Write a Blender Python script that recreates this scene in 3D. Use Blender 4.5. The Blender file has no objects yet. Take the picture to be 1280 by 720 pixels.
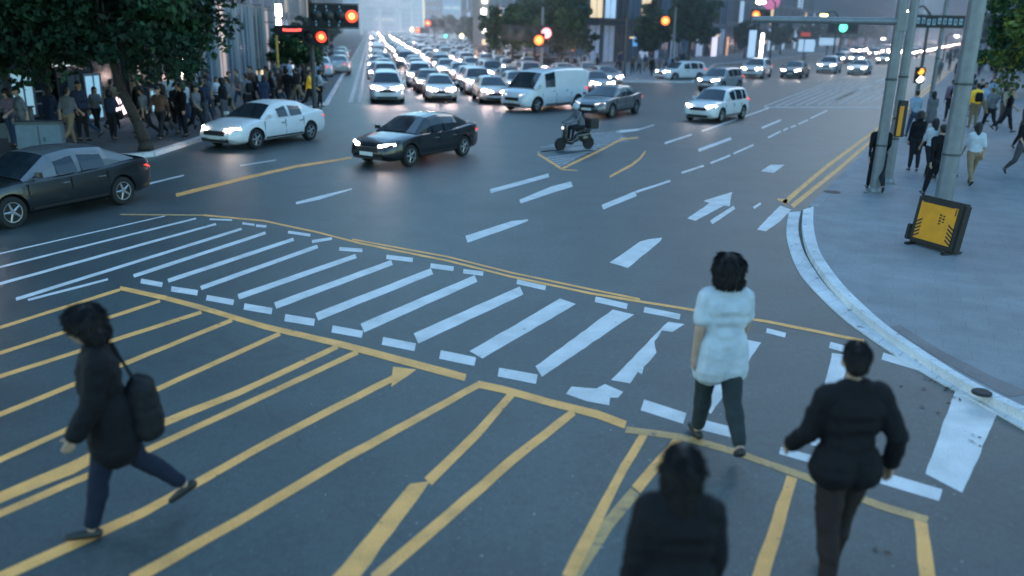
import bpy, bmesh, math, random
import numpy as np
from mathutils import Vector, Matrix, noise
random.seed(7)
sc = bpy.context.scene
COL = sc.collection
R = math.radians

# ------------------------------------------------------------------ camera
CAM_H, PITCH, ROLL, FPX = 3.7, R(17.2), R(1.16), 1050.0
CR = Matrix.Rotation(math.pi/2 - PITCH, 3, 'X') @ Matrix.Rotation(ROLL, 3, 'Z')
cam_d = bpy.data.cameras.new('camera'); cam = bpy.data.objects.new('camera', cam_d); COL.objects.link(cam)
cam.location = (0, 0, CAM_H); cam.rotation_euler = CR.to_euler()
cam_d.sensor_width = 36; cam_d.lens = FPX/1280*36; cam_d.clip_end = 6000; cam_d.clip_start = .05
cam_d.dof.use_dof = True; cam_d.dof.focus_distance = 13.5; cam_d.dof.aperture_fstop = 0.62
sc.camera = cam
def ray(px, py):
    return CR @ Vector(((px-640)/FPX, -(py-360)/FPX, -1))
def G(px, py, z=0.0):
    d = ray(px, py); t = (z-CAM_H)/d.z
    return Vector((d.x*t, d.y*t, z))
def W(px, py, D):
    d = ray(px, py); t = D/d.y
    return Vector((d.x*t, D, CAM_H+d.z*t))

# ------------------------------------------------------------------ render / world
sc.view_settings.view_transform = 'Standard'; sc.view_settings.look = 'None'; sc.view_settings.exposure = 0
sc.render.engine = 'CYCLES'
sc.cycles.use_denoising = True; sc.cycles.max_bounces = 5; sc.cycles.diffuse_bounces = 2; sc.cycles.glossy_bounces = 3
sc.cycles.sample_clamp_indirect = 4; sc.cycles.sample_clamp_direct = 0
w = bpy.data.worlds.new('World'); sc.world = w; w.use_nodes = True
nt = w.node_tree; bg = nt.nodes['Background']
sky = nt.nodes.new('ShaderNodeTexSky'); sky.sky_type = 'NISHITA'; sky.sun_disc = False
SUN_EL, SUN_ROT = R(24), R(-60)
sky.sun_elevation = SUN_EL; sky.sun_rotation = SUN_ROT; sky.air_density = 1.6; sky.dust_density = 0.6; sky.ozone_density = 3.5
mx = nt.nodes.new('ShaderNodeMix'); mx.data_type = 'RGBA'; mx.blend_type = 'MULTIPLY'; mx.inputs[0].default_value = 1
nt.links.new(sky.outputs[0], mx.inputs[6]); mx.inputs[7].default_value = (0.67, 0.87, 0.93, 1)
nt.links.new(mx.outputs[2], bg.inputs[0]); bg.inputs[1].default_value = 0.43
sd = bpy.data.lights.new('sun', 'SUN'); sun = bpy.data.objects.new('sun', sd); COL.objects.link(sun)
sd.energy = 0.35; sd.angle = R(25); sd.color = (1, .93, .86)
sun.rotation_euler = (R(62), 0, R(150))

# ------------------------------------------------------------------ materials
MATS = {}
def mat(name, col, rough=.6, var=.0, scale=6, metal=0, emis=None, es=0, spec=.5, bump=0, bscale=40, obj=True, coat=0):
    if name in MATS: return MATS[name]
    m = bpy.data.materials.new(name); m.use_nodes = True; t = m.node_tree; b = t.nodes['Principled BSDF']
    b.inputs['Base Color'].default_value = (*col, 1); b.inputs['Roughness'].default_value = rough
    b.inputs['Metallic'].default_value = metal; b.inputs['Specular IOR Level'].default_value = spec
    if coat: b.inputs['Coat Weight'].default_value = coat; b.inputs['Coat Roughness'].default_value = .08
    tc = t.nodes.new('ShaderNodeTexCoord')
    if var:
        n = t.nodes.new('ShaderNodeTexNoise'); n.inputs['Scale'].default_value = scale; n.inputs['Detail'].default_value = 6
        t.links.new(tc.outputs['Object'], n.inputs['Vector'])
        mr = t.nodes.new('ShaderNodeMapRange'); mr.inputs[1].default_value = .3; mr.inputs[2].default_value = .7
        mr.inputs[3].default_value = 1-var; mr.inputs[4].default_value = 1+var
        t.links.new(n.outputs[0], mr.inputs[0])
        v = t.nodes.new('ShaderNodeVectorMath'); v.operation = 'SCALE'; v.inputs[0].default_value = col
        t.links.new(mr.outputs[0], v.inputs['Scale']); t.links.new(v.outputs[0], b.inputs['Base Color'])
    if bump:
        n2 = t.nodes.new('ShaderNodeTexNoise'); n2.inputs['Scale'].default_value = bscale; n2.inputs['Detail'].default_value = 4
        t.links.new(tc.outputs['Object'], n2.inputs['Vector'])
        bp = t.nodes.new('ShaderNodeBump'); bp.inputs['Strength'].default_value = bump; bp.inputs['Distance'].default_value = .02
        t.links.new(n2.outputs[0], bp.inputs['Height']); t.links.new(bp.outputs[0], b.inputs['Normal'])
    if emis:
        b.inputs['Emission Color'].default_value = (*emis, 1); b.inputs['Emission Strength'].default_value = es
    MATS[name] = m
    return m
def N(t, k, **kw):
    n = t.nodes.new(k)
    for a, v in kw.items(): setattr(n, a, v)
    return n
def surface_mat(name, base, var_list, rough=.7, bump=.3, bscale=120, extra=None, spec=.5):
    """ground-type material: world-space noises multiplied together"""
    m = bpy.data.materials.new(name); m.use_nodes = True; t = m.node_tree; b = t.nodes['Principled BSDF']
    b.inputs['Roughness'].default_value = rough; b.inputs['Specular IOR Level'].default_value = spec
    g = N(t, 'ShaderNodeNewGeometry'); cur = None
    for sc_, lo, hi, det in var_list:
        n = N(t, 'ShaderNodeTexNoise'); n.inputs['Scale'].default_value = sc_; n.inputs['Detail'].default_value = det
        t.links.new(g.outputs['Position'], n.inputs['Vector'])
        mr = N(t, 'ShaderNodeMapRange'); mr.inputs[1].default_value = .32; mr.inputs[2].default_value = .68
        mr.inputs[3].default_value = lo; mr.inputs[4].default_value = hi; t.links.new(n.outputs[0], mr.inputs[0])
        if cur is None: cur = mr.outputs[0]
        else:
            mu = N(t, 'ShaderNodeMath', operation='MULTIPLY'); t.links.new(cur, mu.inputs[0]); t.links.new(mr.outputs[0], mu.inputs[1]); cur = mu.outputs[0]
    v = N(t, 'ShaderNodeVectorMath', operation='SCALE'); v.inputs[0].default_value = base; t.links.new(cur, v.inputs['Scale'])
    out = v.outputs[0]
    if extra: out = extra(t, g, out, b)
    t.links.new(out, b.inputs['Base Color'])
    n2 = N(t, 'ShaderNodeTexNoise'); n2.inputs['Scale'].default_value = bscale; n2.inputs['Detail'].default_value = 3
    t.links.new(g.outputs['Position'], n2.inputs['Vector'])
    bp = N(t, 'ShaderNodeBump'); bp.inputs['Strength'].default_value = bump; bp.inputs['Distance'].default_value = .01
    t.links.new(n2.outputs[0], bp.inputs['Height']); t.links.new(bp.outputs[0], b.inputs['Normal'])
    return m
def mixc(t, a, colb, fac):
    m = N(t, 'ShaderNodeMix', data_type='RGBA'); t.links.new(a, m.inputs[6])
    if isinstance(colb, tuple): m.inputs[7].default_value = (*colb, 1)
    else: t.links.new(colb, m.inputs[7])
    t.links.new(fac, m.inputs[0]); return m.outputs[2]
def thresh(t, g, scale, lo, hi, det=5, vec=None, dist=0):
    n = N(t, 'ShaderNodeTexNoise'); n.inputs['Scale'].default_value = scale; n.inputs['Detail'].default_value = det
    n.inputs['Distortion'].default_value = dist
    t.links.new(vec or g.outputs['Position'], n.inputs['Vector'])
    mr = N(t, 'ShaderNodeMapRange'); mr.inputs[1].default_value = lo; mr.inputs[2].default_value = hi
    t.links.new(n.outputs[0], mr.inputs[0]); return mr.outputs[0]
def asphalt_extra(t, g, out, b):
    # pale aggregate specks, dark oil patches, thin tar-filled cracks
    out = mixc(t, out, (.26, .27, .28), thresh(t, g, 34, .70, .74, 2))
    f = thresh(t, g, .9, .60, .72, 4)
    mu = N(t, 'ShaderNodeMath', operation='MULTIPLY'); mu.inputs[1].default_value = .45; t.links.new(f, mu.inputs[0])
    out = mixc(t, out, (.028, .032, .036), mu.outputs[0])
    vo = N(t, 'ShaderNodeTexVoronoi', feature='DISTANCE_TO_EDGE'); vo.inputs['Scale'].default_value = .16
    ns = N(t, 'ShaderNodeTexNoise'); ns.inputs['Scale'].default_value = 1.3; t.links.new(g.outputs['Position'], ns.inputs['Vector'])
    ad = N(t, 'ShaderNodeVectorMath', operation='MULTIPLY_ADD'); ad.inputs[1].default_value = (1.2, 1.2, 0)
    t.links.new(ns.outputs['Color'], ad.inputs[0]); t.links.new(g.outputs['Position'], ad.inputs[2]); t.links.new(ad.outputs[0], vo.inputs['Vector'])
    mr = N(t, 'ShaderNodeMapRange'); mr.inputs[1].default_value = .0015; mr.inputs[2].default_value = .004; mr.inputs[3].default_value = .5; mr.inputs[4].default_value = 0
    t.links.new(vo.outputs['Distance'], mr.inputs[0])
    out = mixc(t, out, (.02, .022, .025), mr.outputs[0])
    return out
ASPHALT = surface_mat('asphalt', (.036, .054, .056), [(.12, .78, 1.22, 4), (1.1, .78, 1.2, 6), (12, .8, 1.22, 6), (38, .68, 1.4, 4)], rough=.45, bump=.5, bscale=160, extra=asphalt_extra, spec=.85)
def worn(lo, hi):
    def f(t, g, out, b):
        a = thresh(t, g, 9, lo, hi, 8, dist=.4)
        out2 = mixc(t, out, (.09, .10, .11), a)
        c = thresh(t, g, 1.6, .55, .8, 5)
        mu = N(t, 'ShaderNodeMath', operation='MULTIPLY'); mu.inputs[1].default_value = .35; t.links.new(c, mu.inputs[0])
        return mixc(t, out2, (.14, .14, .13), mu.outputs[0])
    return f
WHITE = surface_mat('white_road_paint', (.70, .67, .65), [(3, .85, 1.08, 5), (60, .88, 1.1, 3)], rough=.6, bump=.3, extra=worn(.68, .76))
FADED = surface_mat('faded_white_paint', (.42, .44, .45), [(3, .8, 1.1, 5), (60, .88, 1.1, 3)], rough=.6, bump=.3, extra=worn(.52, .66))
YELLOW = surface_mat('yellow_road_paint', (.98, .44, .12), [(3, .82, 1.1, 5), (60, .85, 1.12, 3)], rough=.6, bump=.3, extra=worn(.66, .75))
YFADED = surface_mat('faded_yellow_paint', (.60, .34, .13), [(3, .75, 1.1, 5), (60, .85, 1.12, 3)], rough=.6, bump=.2, extra=worn(.56, .74))
def paving_extra(t, g, out, b):
    mp = N(t, 'ShaderNodeMapping'); mp.inputs['Rotation'].default_value = (0, 0, R(24)); t.links.new(g.outputs['Position'], mp.inputs[0])
    br = N(t, 'ShaderNodeTexBrick'); br.inputs['Scale'].default_value = 1; br.inputs['Mortar Size'].default_value = .007
    br.inputs['Brick Width'].default_value = .6; br.inputs['Row Height'].default_value = .3
    br.inputs['Color1'].default_value = (1, 1, 1, 1); br.inputs['Color2'].default_value = (.92, .925, .93, 1); br.inputs['Mortar'].default_value = (.74, .74, .74, 1)
    t.links.new(mp.outputs[0], br.inputs['Vector'])
    m = N(t, 'ShaderNodeMix', data_type='RGBA', blend_type='MULTIPLY'); m.inputs[0].default_value = .75
    t.links.new(out, m.inputs[6]); t.links.new(br.outputs[0], m.inputs[7])
    o = m.outputs[2]
    return mixc(t, o, (.09, .09, .09), thresh(t, g, 2.2, .68, .9, 6))
PAVING = surface_mat('stone_paving', (.22, .225, .235), [(.25, .86, 1.12, 4), (2, .9, 1.1, 5), (70, .85, 1.15, 3)], rough=.7, bump=.3, extra=paving_extra)
KERB = surface_mat('granite_kerb', (.66, .66, .66), [(1.2, .8, 1.12, 5), (60, .85, 1.15, 3)], rough=.7, bump=.3, extra=worn(.63, .75))
GROOVE = surface_mat('gutter_groove', (.085, .075, .07), [(2, .7, 1.3, 5)], rough=.8)
TILE = surface_mat('reddish_paving_tile', (.19, .165, .16), [(2, .85, 1.15, 5), (60, .85, 1.15, 3)], rough=.75)

# ------------------------------------------------------------------ object helpers
class MB:
    def __init__(s): s.v = []; s.f = []; s.m = []; s.mi = 0
    def add(s, vs, fs, mi=None):
        o = len(s.v); s.v += [tuple(v) for v in vs]; s.f += [tuple(i+o for i in f) for f in fs]
        s.m += [s.mi if mi is None else mi]*len(fs); return s
    def box(s, c, d, rz=0, mi=None, M=None, tap=1.0):
        x, y, z = d[0]/2, d[1]/2, d[2]/2; c = Vector(c); rot = Matrix.Rotation(rz, 3, 'Z') if M is None else M
        vs = [c + rot @ Vector((a*x*(tap if e > 0 else 1), b*y*(tap if e > 0 else 1), e*z)) for e in (-1, 1) for a, b in ((-1, -1), (1, -1), (1, 1), (-1, 1))]
        return s.add(vs, [(3, 2, 1, 0), (4, 5, 6, 7), (0, 1, 5, 4), (1, 2, 6, 5), (2, 3, 7, 6), (3, 0, 4, 7)], mi)
    def cyl(s, p0, p1, r0, r1=None, n=12, mi=None, cap=True):
        p0, p1 = Vector(p0), Vector(p1); r1 = r0 if r1 is None else r1
        q = (p1-p0).to_track_quat('Z', 'Y').to_matrix(); vs = []
        for p, r in ((p0, r0), (p1, r1)):
            vs += [p + q @ Vector((r*math.cos(a), r*math.sin(a), 0)) for a in [2*math.pi*i/n for i in range(n)]]
        fs = [(i, (i+1) % n, n+(i+1) % n, n+i) for i in range(n)]
        if cap: fs += [tuple(range(n))[::-1], tuple(range(n, 2*n))]
        return s.add(vs, fs, mi)
    def tube(s, pts, r, n=8, mi=None):
        for i in range(len(pts)-1):
            rr = r if not hasattr(r, '__len__') else r[i]; r2 = r if not hasattr(r, '__len__') else r[i+1]
            s.cyl(pts[i], pts[i+1], rr, r2, n, mi)
        return s
    def prism(s, poly, z0, z1, mi=None):
        n = len(poly); vs = [(p[0], p[1], z0) for p in poly] + [(p[0], p[1], z1) for p in poly]
        return s.add(vs, [tuple(range(n))[::-1], tuple(range(n, 2*n))] + [(i, (i+1) % n, n+(i+1) % n, n+i) for i in range(n)], mi)
    def lathe(s, prof, axis='Z', n=20, c=(0, 0, 0), mi=None):
        vs = []; c = Vector(c)
        for r, h in prof:
            for i in range(n):
                a = 2*math.pi*i/n; p = (r*math.cos(a), r*math.sin(a), h)
                if axis == 'X': p = (h, r*math.cos(a), r*math.sin(a))
                if axis == 'Y': p = (r*math.cos(a), h, r*math.sin(a))
                vs.append(c+Vector(p))
        k = len(prof); fs = [(j*n+i, j*n+(i+1) % n, (j+1)*n+(i+1) % n, (j+1)*n+i) for j in range(k-1) for i in range(n)]
        fs += [tuple(range(n))[::-1], tuple(range((k-1)*n, k*n))]
        return s.add(vs, fs, mi)
    def merge(s, o, mi=None):
        k = len(s.v); s.v += o.v; s.f += [tuple(i+k for i in f) for f in o.f]; s.m += ([mi]*len(o.f) if mi is not None else o.m); return s
    def mesh(s, name, mats):
        me = bpy.data.meshes.new(name); me.from_pydata(s.v, [], s.f)
        for m in (mats if isinstance(mats, (list, tuple)) else [mats]): me.materials.append(m)
        me.polygons.foreach_set('material_index', s.m); me.update(); return me
def fixn(me):
    b = bmesh.new(); b.from_mesh(me); bmesh.ops.recalc_face_normals(b, faces=b.faces); b.to_mesh(me); b.free()
def link(name, me, parent=None, smooth=False, loc=None, rz=None, fix=True):
    if isinstance(smooth, (int, float)) and smooth and fix: pass
    o = bpy.data.objects.new(name, me); COL.objects.link(o); o.parent = parent
    if loc is not None: o.location = loc
    if rz is not None: o.rotation_euler = (0, 0, rz)
    return o
def build(name, mb, mats, parent=None, smooth=False, loc=None, rz=None, bevel=0):
    me = mb.mesh(name, mats); fixn(me)
    if bevel:
        b = bmesh.new(); b.from_mesh(me); bmesh.ops.bevel(b, geom=list(b.edges), offset=bevel, segments=2, affect='EDGES', clamp_overlap=True); b.to_mesh(me); b.free()
    if smooth:
        me.polygons.foreach_set('use_smooth', [True]*len(me.polygons)); me.set_sharp_from_angle(angle=R(38))
    return link(name, me, parent, loc=loc, rz=rz)
def tag(o, label=None, cat=None, group=None, kind=None):
    if label: o['label'] = label
    if cat: o['category'] = cat
    if group: o['group'] = group
    if kind: o['kind'] = kind
    return o
def empty(name, loc, rz=0):
    o = bpy.data.objects.new(name, None); COL.objects.link(o); o.location = loc; o.rotation_euler = (0, 0, rz); o.empty_display_size = .2
    return o
def struct(name, mb, m): return tag(build(name, mb, m), kind='structure')
def copy_tree(o, parent=None):
    c = o.copy(); COL.objects.link(c); c.parent = parent
    for ch in o.children: copy_tree(ch, c)
    return c
def recolor(o, m, names):
    for x in [o]+list(o.children_recursive):
        if x.type == 'MESH' and x.name.split('.')[0] in names:
            x.material_slots[0].link = 'OBJECT'; x.material_slots[0].material = m
ORD = ['first', 'second', 'third', 'fourth', 'fifth', 'sixth', 'seventh', 'eighth', 'ninth', 'tenth', 'eleventh', 'twelfth', 'thirteenth', 'fourteenth', 'fifteenth', 'sixteenth', 'seventeenth', 'eighteenth', 'nineteenth', 'twentieth']
ORD += ['twenty ' + x for x in ORD[:9]] + ['thirtieth'] + ['thirty ' + x for x in ORD[:9]] + ['fortieth'] + ['forty ' + x for x in ORD[:9]] + ['fiftieth'] + ['fifty ' + x for x in ORD[:9]] + ['sixtieth'] + ['sixty ' + x for x in ORD[:9]]

# ------------------------------------------------------------------ ground and markings
g = MB(); g.add([(-2500, -60, 0), (2500, -60, 0), (2500, 3500, 0), (-2500, 3500, 0)], [(0, 1, 2, 3)])
struct('road', g, ASPHALT)
PZ = .12
def jag(poly, step=.18, amp=.007):
    out = []; n = len(poly)
    for i in range(n):
        a, b = poly[i], poly[(i+1) % n]; d = (b-a).length; st = max(step, d/60); k = max(1, int(d/st))
        for j in range(k):
            p = a.lerp(b, j/k); am = amp*(1 if (a.y < 40) else 0)
            out.append(Vector((p.x+random.uniform(-am, am), p.y+random.uniform(-am, am), p.z)))
    return out
def P(mb, pts, z=.0016):
    poly = jag([G(x, y, z) for x, y in pts]); mb.add(poly, [tuple(range(len(poly)))])
def S(mb, pts, z=.0016):
    """stroke: (x, y, width) pixel points turned into one strip on the road"""
    L, Rr = [], []
    for i, (x, y, wd) in enumerate(pts):
        a = pts[max(0, i-1)]; b = pts[min(len(pts)-1, i+1)]; dx, dy = b[0]-a[0], b[1]-a[1]; l = math.hypot(dx, dy)
        nx, ny = -dy/l*wd/2, dx/l*wd/2
        L.append((x+nx, y+ny)); Rr.append((x-nx, y-ny))
    for i in range(len(pts)-1):
        q = [L[i], L[i+1], Rr[i+1], Rr[i]]
        vs = [G(px, py, z) for px, py in q]
        k = max(1, min(40, int((vs[1]-vs[0]).length/.25))); top, bot = [], []
        for j in range(k+1):
            t = j/k; am = .006 if vs[0].y < 40 and 0 < j < k else 0
            for src, (a, b) in ((top, (vs[0], vs[1])), (bot, (vs[3], vs[2]))):
                p = a.lerp(b, t); src.append(Vector((p.x+random.uniform(-am, am), p.y+random.uniform(-am, am), z)))
        mb.add(top+bot, [(j, j+1, k+2+j, k+1+j) for j in range(k)])
cw = MB()
for a in [[(206,270,1.3),(-5,318,1.6)], [(245,273,2),(-5,335,2.4)], [(270,280,2.6),(-5,356,3.4)], [(302,286,3),(20,374,4)], [(135,349,2.5),(35,375,2.8)],
          [(332,291,3.6),(167,345,4.4)], [(367,299,4.2),(210,351,5)], [(397,308,4.6),(251,360,5.6)], [(445,320,5.6),(298,371,7)], [(490,328,6.6),(344,382,8.4)],
          [(540,339,8),(396,396,10)], [(595,348,9),(453,410,12)], [(652,363,11),(520,423,14)]]: S(cw, a)
P(cw, [(587,439),(603,448),(720,380),(700,373)]); P(cw, [(669,458),(678,471),(792,393),(766,387)])
P(cw, [(764,475),(788,479),(798,465),(802,468),(804,458),(813,451),(820,441),(818,427),(827,413),(840,415),(856,405),(835,402)])
P(cw, [(867,507),(888,517),(952,428),(930,424)]); P(cw, [(1040,441),(1062,444),(1034,560),(1013,556)])
P(cw, [(1194,487),(1247,516),(1203,616),(1157,592)])
for a in [[(176,351,6),(203,356,6)], [(214,361,6.5),(247,366,7)], [(258,372,7),(292,378,7)], [(305,383,8),(340,389,8)], [(356,397,9),(393,403,9)], [(415,411,9),(453,418,9)],
          [(478,426,10),(519,434,10)], [(550,443,11),(594,452,11)], [(623,465,11),(671,474,12)], [(803,506,14),(856,523,14)], [(878,531,13),(922,542,13)],
          [(975,563,9),(1026,577,10)], [(1102,597,15),(1176,619,15)],
          [(262,274,2),(290,275,2)], [(303,279,2.5),(318,281,2.5)], [(320,282,3),(333,283,3)], [(360,290,3.5),(388,294,3.5)], [(390,302,4),(415,298,3.5)], [(424,311,4.5),(453,313,4.5)],
          [(483,321,5.5),(516,325,5.5)], [(538,332,6),(567,336,6)], [(579,339,5.5),(604,342,5.5)], [(646,352,6),(682,360,6)], [(744,374,7),(784,383,7)], [(805,387,7),(850,396,7)],
          [(958,413,6),(982,419,6)], [(1037,431,8),(1070,440,8)], [(1103,445,9),(1153,460,9)]]: S(cw, a)
P(cw, [(707,492),(715,483),(745,486),(757,480),(779,490),(773,497),(763,497),(762,507),(733,501)])
struct('crosswalk_marking', cw, WHITE)
ye = MB()
S(ye, [(150,360,5),(205,372,6),(250,384,6.5),(330,408,7),(425,430,8),(500,450,9),(582,472,9)], .0030)
S(ye, [(597,480,9),(630,487,9),(687,503,9),(747,518,10),(782,531,10)], .0030)
S(ye, [(255,269,2),(330,276,2),(400,291,2.2),(450,304,2.4),(560,326,2.6),(640,346,2.8),(740,367,3),(870,388,3.2),(960,402,3.4),(1080,426,3.6)], .0030)
S(ye, [(440,299,1.8),(560,321,2),(640,341,2.2),(740,362,2.4),(800,374,2.6)], .0030)
S(ye, [(220,244,4.5),(300,224,4),(370,208,3.2),(440,197,2.4)], .0030)
struct('yellow_border_line', ye, YELLOW)
yf = MB()
S(yf, [(782,537,8),(850,546,8),(920,565,8),(1010,597,9),(1100,632,9),(1160,650,9)], .0030)
S(yf, [(150,268,1.5),(255,269,1.8)], .0030)
struct('faded_border_line', yf, YFADED)
hy = MB()
for a in [[(150,362,3.6),(-5,411,4)], [(200,376,4),(-5,443,4.5)], [(252,390,4.4),(-5,472,5)], [(290,400,5),(-5,520,6)], [(350,417,5.4),(-5,577,7)],
          [(422,433,6),(300,490,8),(180,538,10),(90,585,15),(-5,624,13)], [(447,440,6.5),(190,560,8),(-5,644,9)], [(506,465,8),(345,548,9),(180,640,11),(-5,724,13)],
          [(600,480,8),(490,540,10),(435,570,11),(300,650,12),(165,725,15)], [(641,491,9),(600,538,11),(535,602,13)], [(717,515,9),(640,575,12),(560,645,14),(468,724,16)],
          [(808,538,9),(780,584,11),(757,628,13),(710,722,17)], [(850,546,10),(820,582,13),(795,612,14)],
          [(990,596,14),(950,724,21)], [(1150,645,16),(1160,724,19)]]: S(hy, a, .0018+.00004*(HK := globals().get('HK', 0)+1))
P(hy, [(538,601),(513,605),(412,724),(448,724)], .0014)
P(hy, [(492,458),(521,462),(489,484)], .0014)
struct('yellow_hatching', hy, YELLOW)
hf = MB(); S(hf, [(794,614,14),(760,655,15),(715,724,17)], .0012); struct('faded_hatching', hf, YFADED)
lm = MB()
for a in [[(370,254,3),(400,247,4.5),(440,236,1.5)], [(613,239,5),(686,219,4.6)], [(583,299,9),(640,280,7.5),(660,275,2)], [(650,252,5),(690,237,8),(715,230,7)], [(753,259,6),(795,242,6.5)], [(795,240,3),(838,226,2.6)],
          [(889,278,5.4),(918,259,4.6)], [(942,260,3),(951,254,3)], [(852,216,2.6),(880,207,2.2)], [(888,204,2.4),(913,194,2.2)], [(917,192,2.2),(942,181,2)],
          [(960,172,2),(976,164,1.8)], [(979,163,1.8),(985,160,1.8)], [(988,159,1.6),(995,157,1.6)], [(998,155,1.5),(1010,150,1.5)], [(1013,148,1.5),(1034,138,1.3)],
          [(873,188,4),(914,173,3.2)], [(952,160,2.4),(976,150,2)], [(831,179,2.6),(865,168,2)], [(877,164,1.8),(961,135,1.4)], [(770,165,3.5),(798,162,2.6)], [(798,162,1.4),(818,156,1)],
          [(185,230,2),(230,219,1.5)], [(300,207,1.5),(345,200,1)], [(1045,125,1),(1110,96,1)]]: S(lm, a)
P(lm, [(859,273),(869,276),(905,257),(912,258),(915,240),(879,251),(887,254)])
P(lm, [(762,328),(785,335),(826,301),(828,297),(810,299),(800,302)])
P(lm, [(951,214),(967,216),(981,206),(963,206)]); P(lm, [(946,287),(957,289),(975,277),(989,262),(975,257),(962,270)])
fx = MB()
for i in range(11): S(fx, [(955+i*13+(i % 2)*2, 133-i*.4, 1.6), (995+i*12, 118-i*.5, 1.3), (1035+i*9, 103-i*.6, 1)])
S(fx, [(1030,111,1),(1106,114,1)]); S(fx, [(955,134,1.4),(1100,134,1.4)]); struct('far_crosswalk_marking', fx, FADED)
struct('lane_marking', lm, WHITE)
am = MB()
AV = R(-9.4); U = Vector((math.sin(AV), math.cos(AV), 0)); UR = Vector((U.y, -U.x, 0))
def strip(mb, p, u, a, b, wd, z=.0016):
    r = Vector((u.y, -u.x, 0))*wd/2; mb.add([p+u*a-r+Vector((0,0,z)), p+u*a+r+Vector((0,0,z)), p+u*b+r+Vector((0,0,z)), p+u*b-r+Vector((0,0,z))], [(0, 1, 2, 3)])
m0 = G(438, 128)
strip(am, m0, U, 0, 800, .22); strip(am, m0+UR*.45, U, 0, 800, .18); strip(am, m0-UR*3.3+U*2, U, 0, 700, .1)
for k in range(0, 30): strip(am, m0-UR*(-2.6), U, k*12, k*12+5, .12)
struct('avenue_marking', am, WHITE)
hi = MB()
S(hi, [(672,192,2.8),(702,211,2.8)], .0030); S(hi, [(702,211,2.8),(746,190,2.6),(777,174,2.4),(798,172,1.6)], .0030); S(hi, [(702,212,1.2),(722,213,1)], .0030)
S(hi, [(762,221,2.6),(790,206,3),(800,198,2.6),(807,189,2)], .0030)
struct('yellow_island_outline', hi, YELLOW)
hw = MB()
for i in range(8): S(hw, [(672+i*3.5, 190+i*2.6-(i*3.2 if i < 3 else 0), 1.5), (760-i*7, 180+i*3.2, 1.2)])
for i in range(7): S(hw, [(676+i*9, 184-i*2.6, 1), (786-i*2, 176-i*2.0, .9)])
struct('island_hatching', hw, FADED)
# double yellow line along the right kerb
H2 = R(28.2); V = Vector((math.sin(H2), math.cos(H2), 0)); VR = Vector((V.y, -V.x, 0))
yk = MB()
S(yk, [(972,249,2),(984,252,6)], .0030)
S(yk, [(980,254,6),(1005,232,5),(1035,207,4.4),(1093,164,3)], .0030); S(yk, [(990,258,6),(1015,238,5),(1045,214,4.4),(1097,169,3)], .0030)
e0 = G(1093,164); e1 = G(1097,169)
strip(yk, e0, V, 0, 300, .14, .0030); strip(yk, e1, V, 0, 300, .14, .0030)
struct('yellow_kerb_line', yk, YELLOW)

# right kerb + sidewalk
KO = [(986,265),(983,290),(988,315),(999,340),(1020,365),(1060,402),(1124,446),(1180,480),(1223,503),(1300,547)]
KD = [(1001,264),(998,283),(1001,303),(1011,326),(1036,361),(1073,395),(1131,438),(1186,473),(1235,501),(1310,540)]
KI = [(1004,262),(1003,281),(1008,306),(1019,327),(1043,358),(1085,396),(1140,436),(1192,469),(1242,497),(1316,533)]
KT = [(1017,258),(1017,282),(1023,309),(1035,331),(1061,363),(1107,405),(1153,437),(1205,470),(1255,496),(1325,528)]
def subd(pts, k=5):
    out = []
    for i in range(len(pts)-1):
        p0 = pts[max(i-1, 0)]; p1 = pts[i]; p2 = pts[i+1]; p3 = pts[min(i+2, len(pts)-1)]
        for j in range(k):
            t = j/k; out.append(tuple(.5*((2*p1[q])+(-p0[q]+p2[q])*t+(2*p0[q]-5*p1[q]+4*p2[q]-p3[q])*t*t+(-p0[q]+3*p1[q]-3*p2[q]+p3[q])*t**3) for q in (0, 1)))
    out.append(pts[-1]); return out
ko, kd, ki, kt = [subd(x) for x in (KO, KD, KI, KT)]
def ribbon(a, b, za, zb, wall=None):
    mb = MB(); n = len(a)
    va = [G(*p, za) for p in a]; vb = [G(*p, zb) for p in b]
    for i in range(n-1):
        g_ = .007/max(.05, (va[i+1]-va[i]).length) if i % 2 else 0
        mb.add([va[i], va[i].lerp(va[i+1], 1-g_), vb[i].lerp(vb[i+1], 1-g_), vb[i]], [(0, 1, 2, 3)])
    return mb, va, vb
rb, _, _ = ribbon(ko, kd, .02, .02); va = [G(*p, .02) for p in ko]; n = len(va)
rb.add(va+[Vector((p.x, p.y, 0)) for p in va], [(i, i+1, n+i+1, n+i) for i in range(n-1)]); struct('gutter_slab', rb, KERB)
rb, _, _ = ribbon(kd, ki, .012, .012); struct('gutter_channel', rb, GROOVE)
rb, va, vb = ribbon(ki, kt, PZ+.002, PZ+.002)
rb.add(va+[Vector((p.x, p.y, 0)) for p in va], [(i, i+1, n+i+1, n+i) for i in range(n-1)])
struct('granite_kerb', rb, KERB)
# straight kerb up the avenue
kb = MB(); s0 = G(1017,258,PZ); sk = G(1104,170,PZ); d1 = sk-s0
line = [s0, s0+d1*.5, sk, sk+V*300]
q = MB(); wv = [Vector((-V.y, V.x, 0))*0.0, Vector((V.y, -V.x, 0))*.22]
for i in range(3):
    a, b = line[i], line[i+1]; u = (b-a).normalized(); r = Vector((u.y, -u.x, 0))
    lo = Vector((0, 0, PZ+.002)); k = max(1, int((b-a).length/1.0)) if i < 2 else 120
    for j in range(k):
        p0 = a.lerp(b, j/k); p1 = a.lerp(b, (j+1)/k)-u*.012
        q.box(((p0+p1)/2+r*.0-Vector((0, 0, PZ/2-.001))), ((p1-p0).length, .2, PZ+.002), rz=math.atan2(u.y, u.x))
struct('avenue_kerb', q, surface_mat('kerb_stone', (.26, .26, .27), [(1.2, .8, 1.15, 5), (60, .85, 1.15, 3)], rough=.75))
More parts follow.
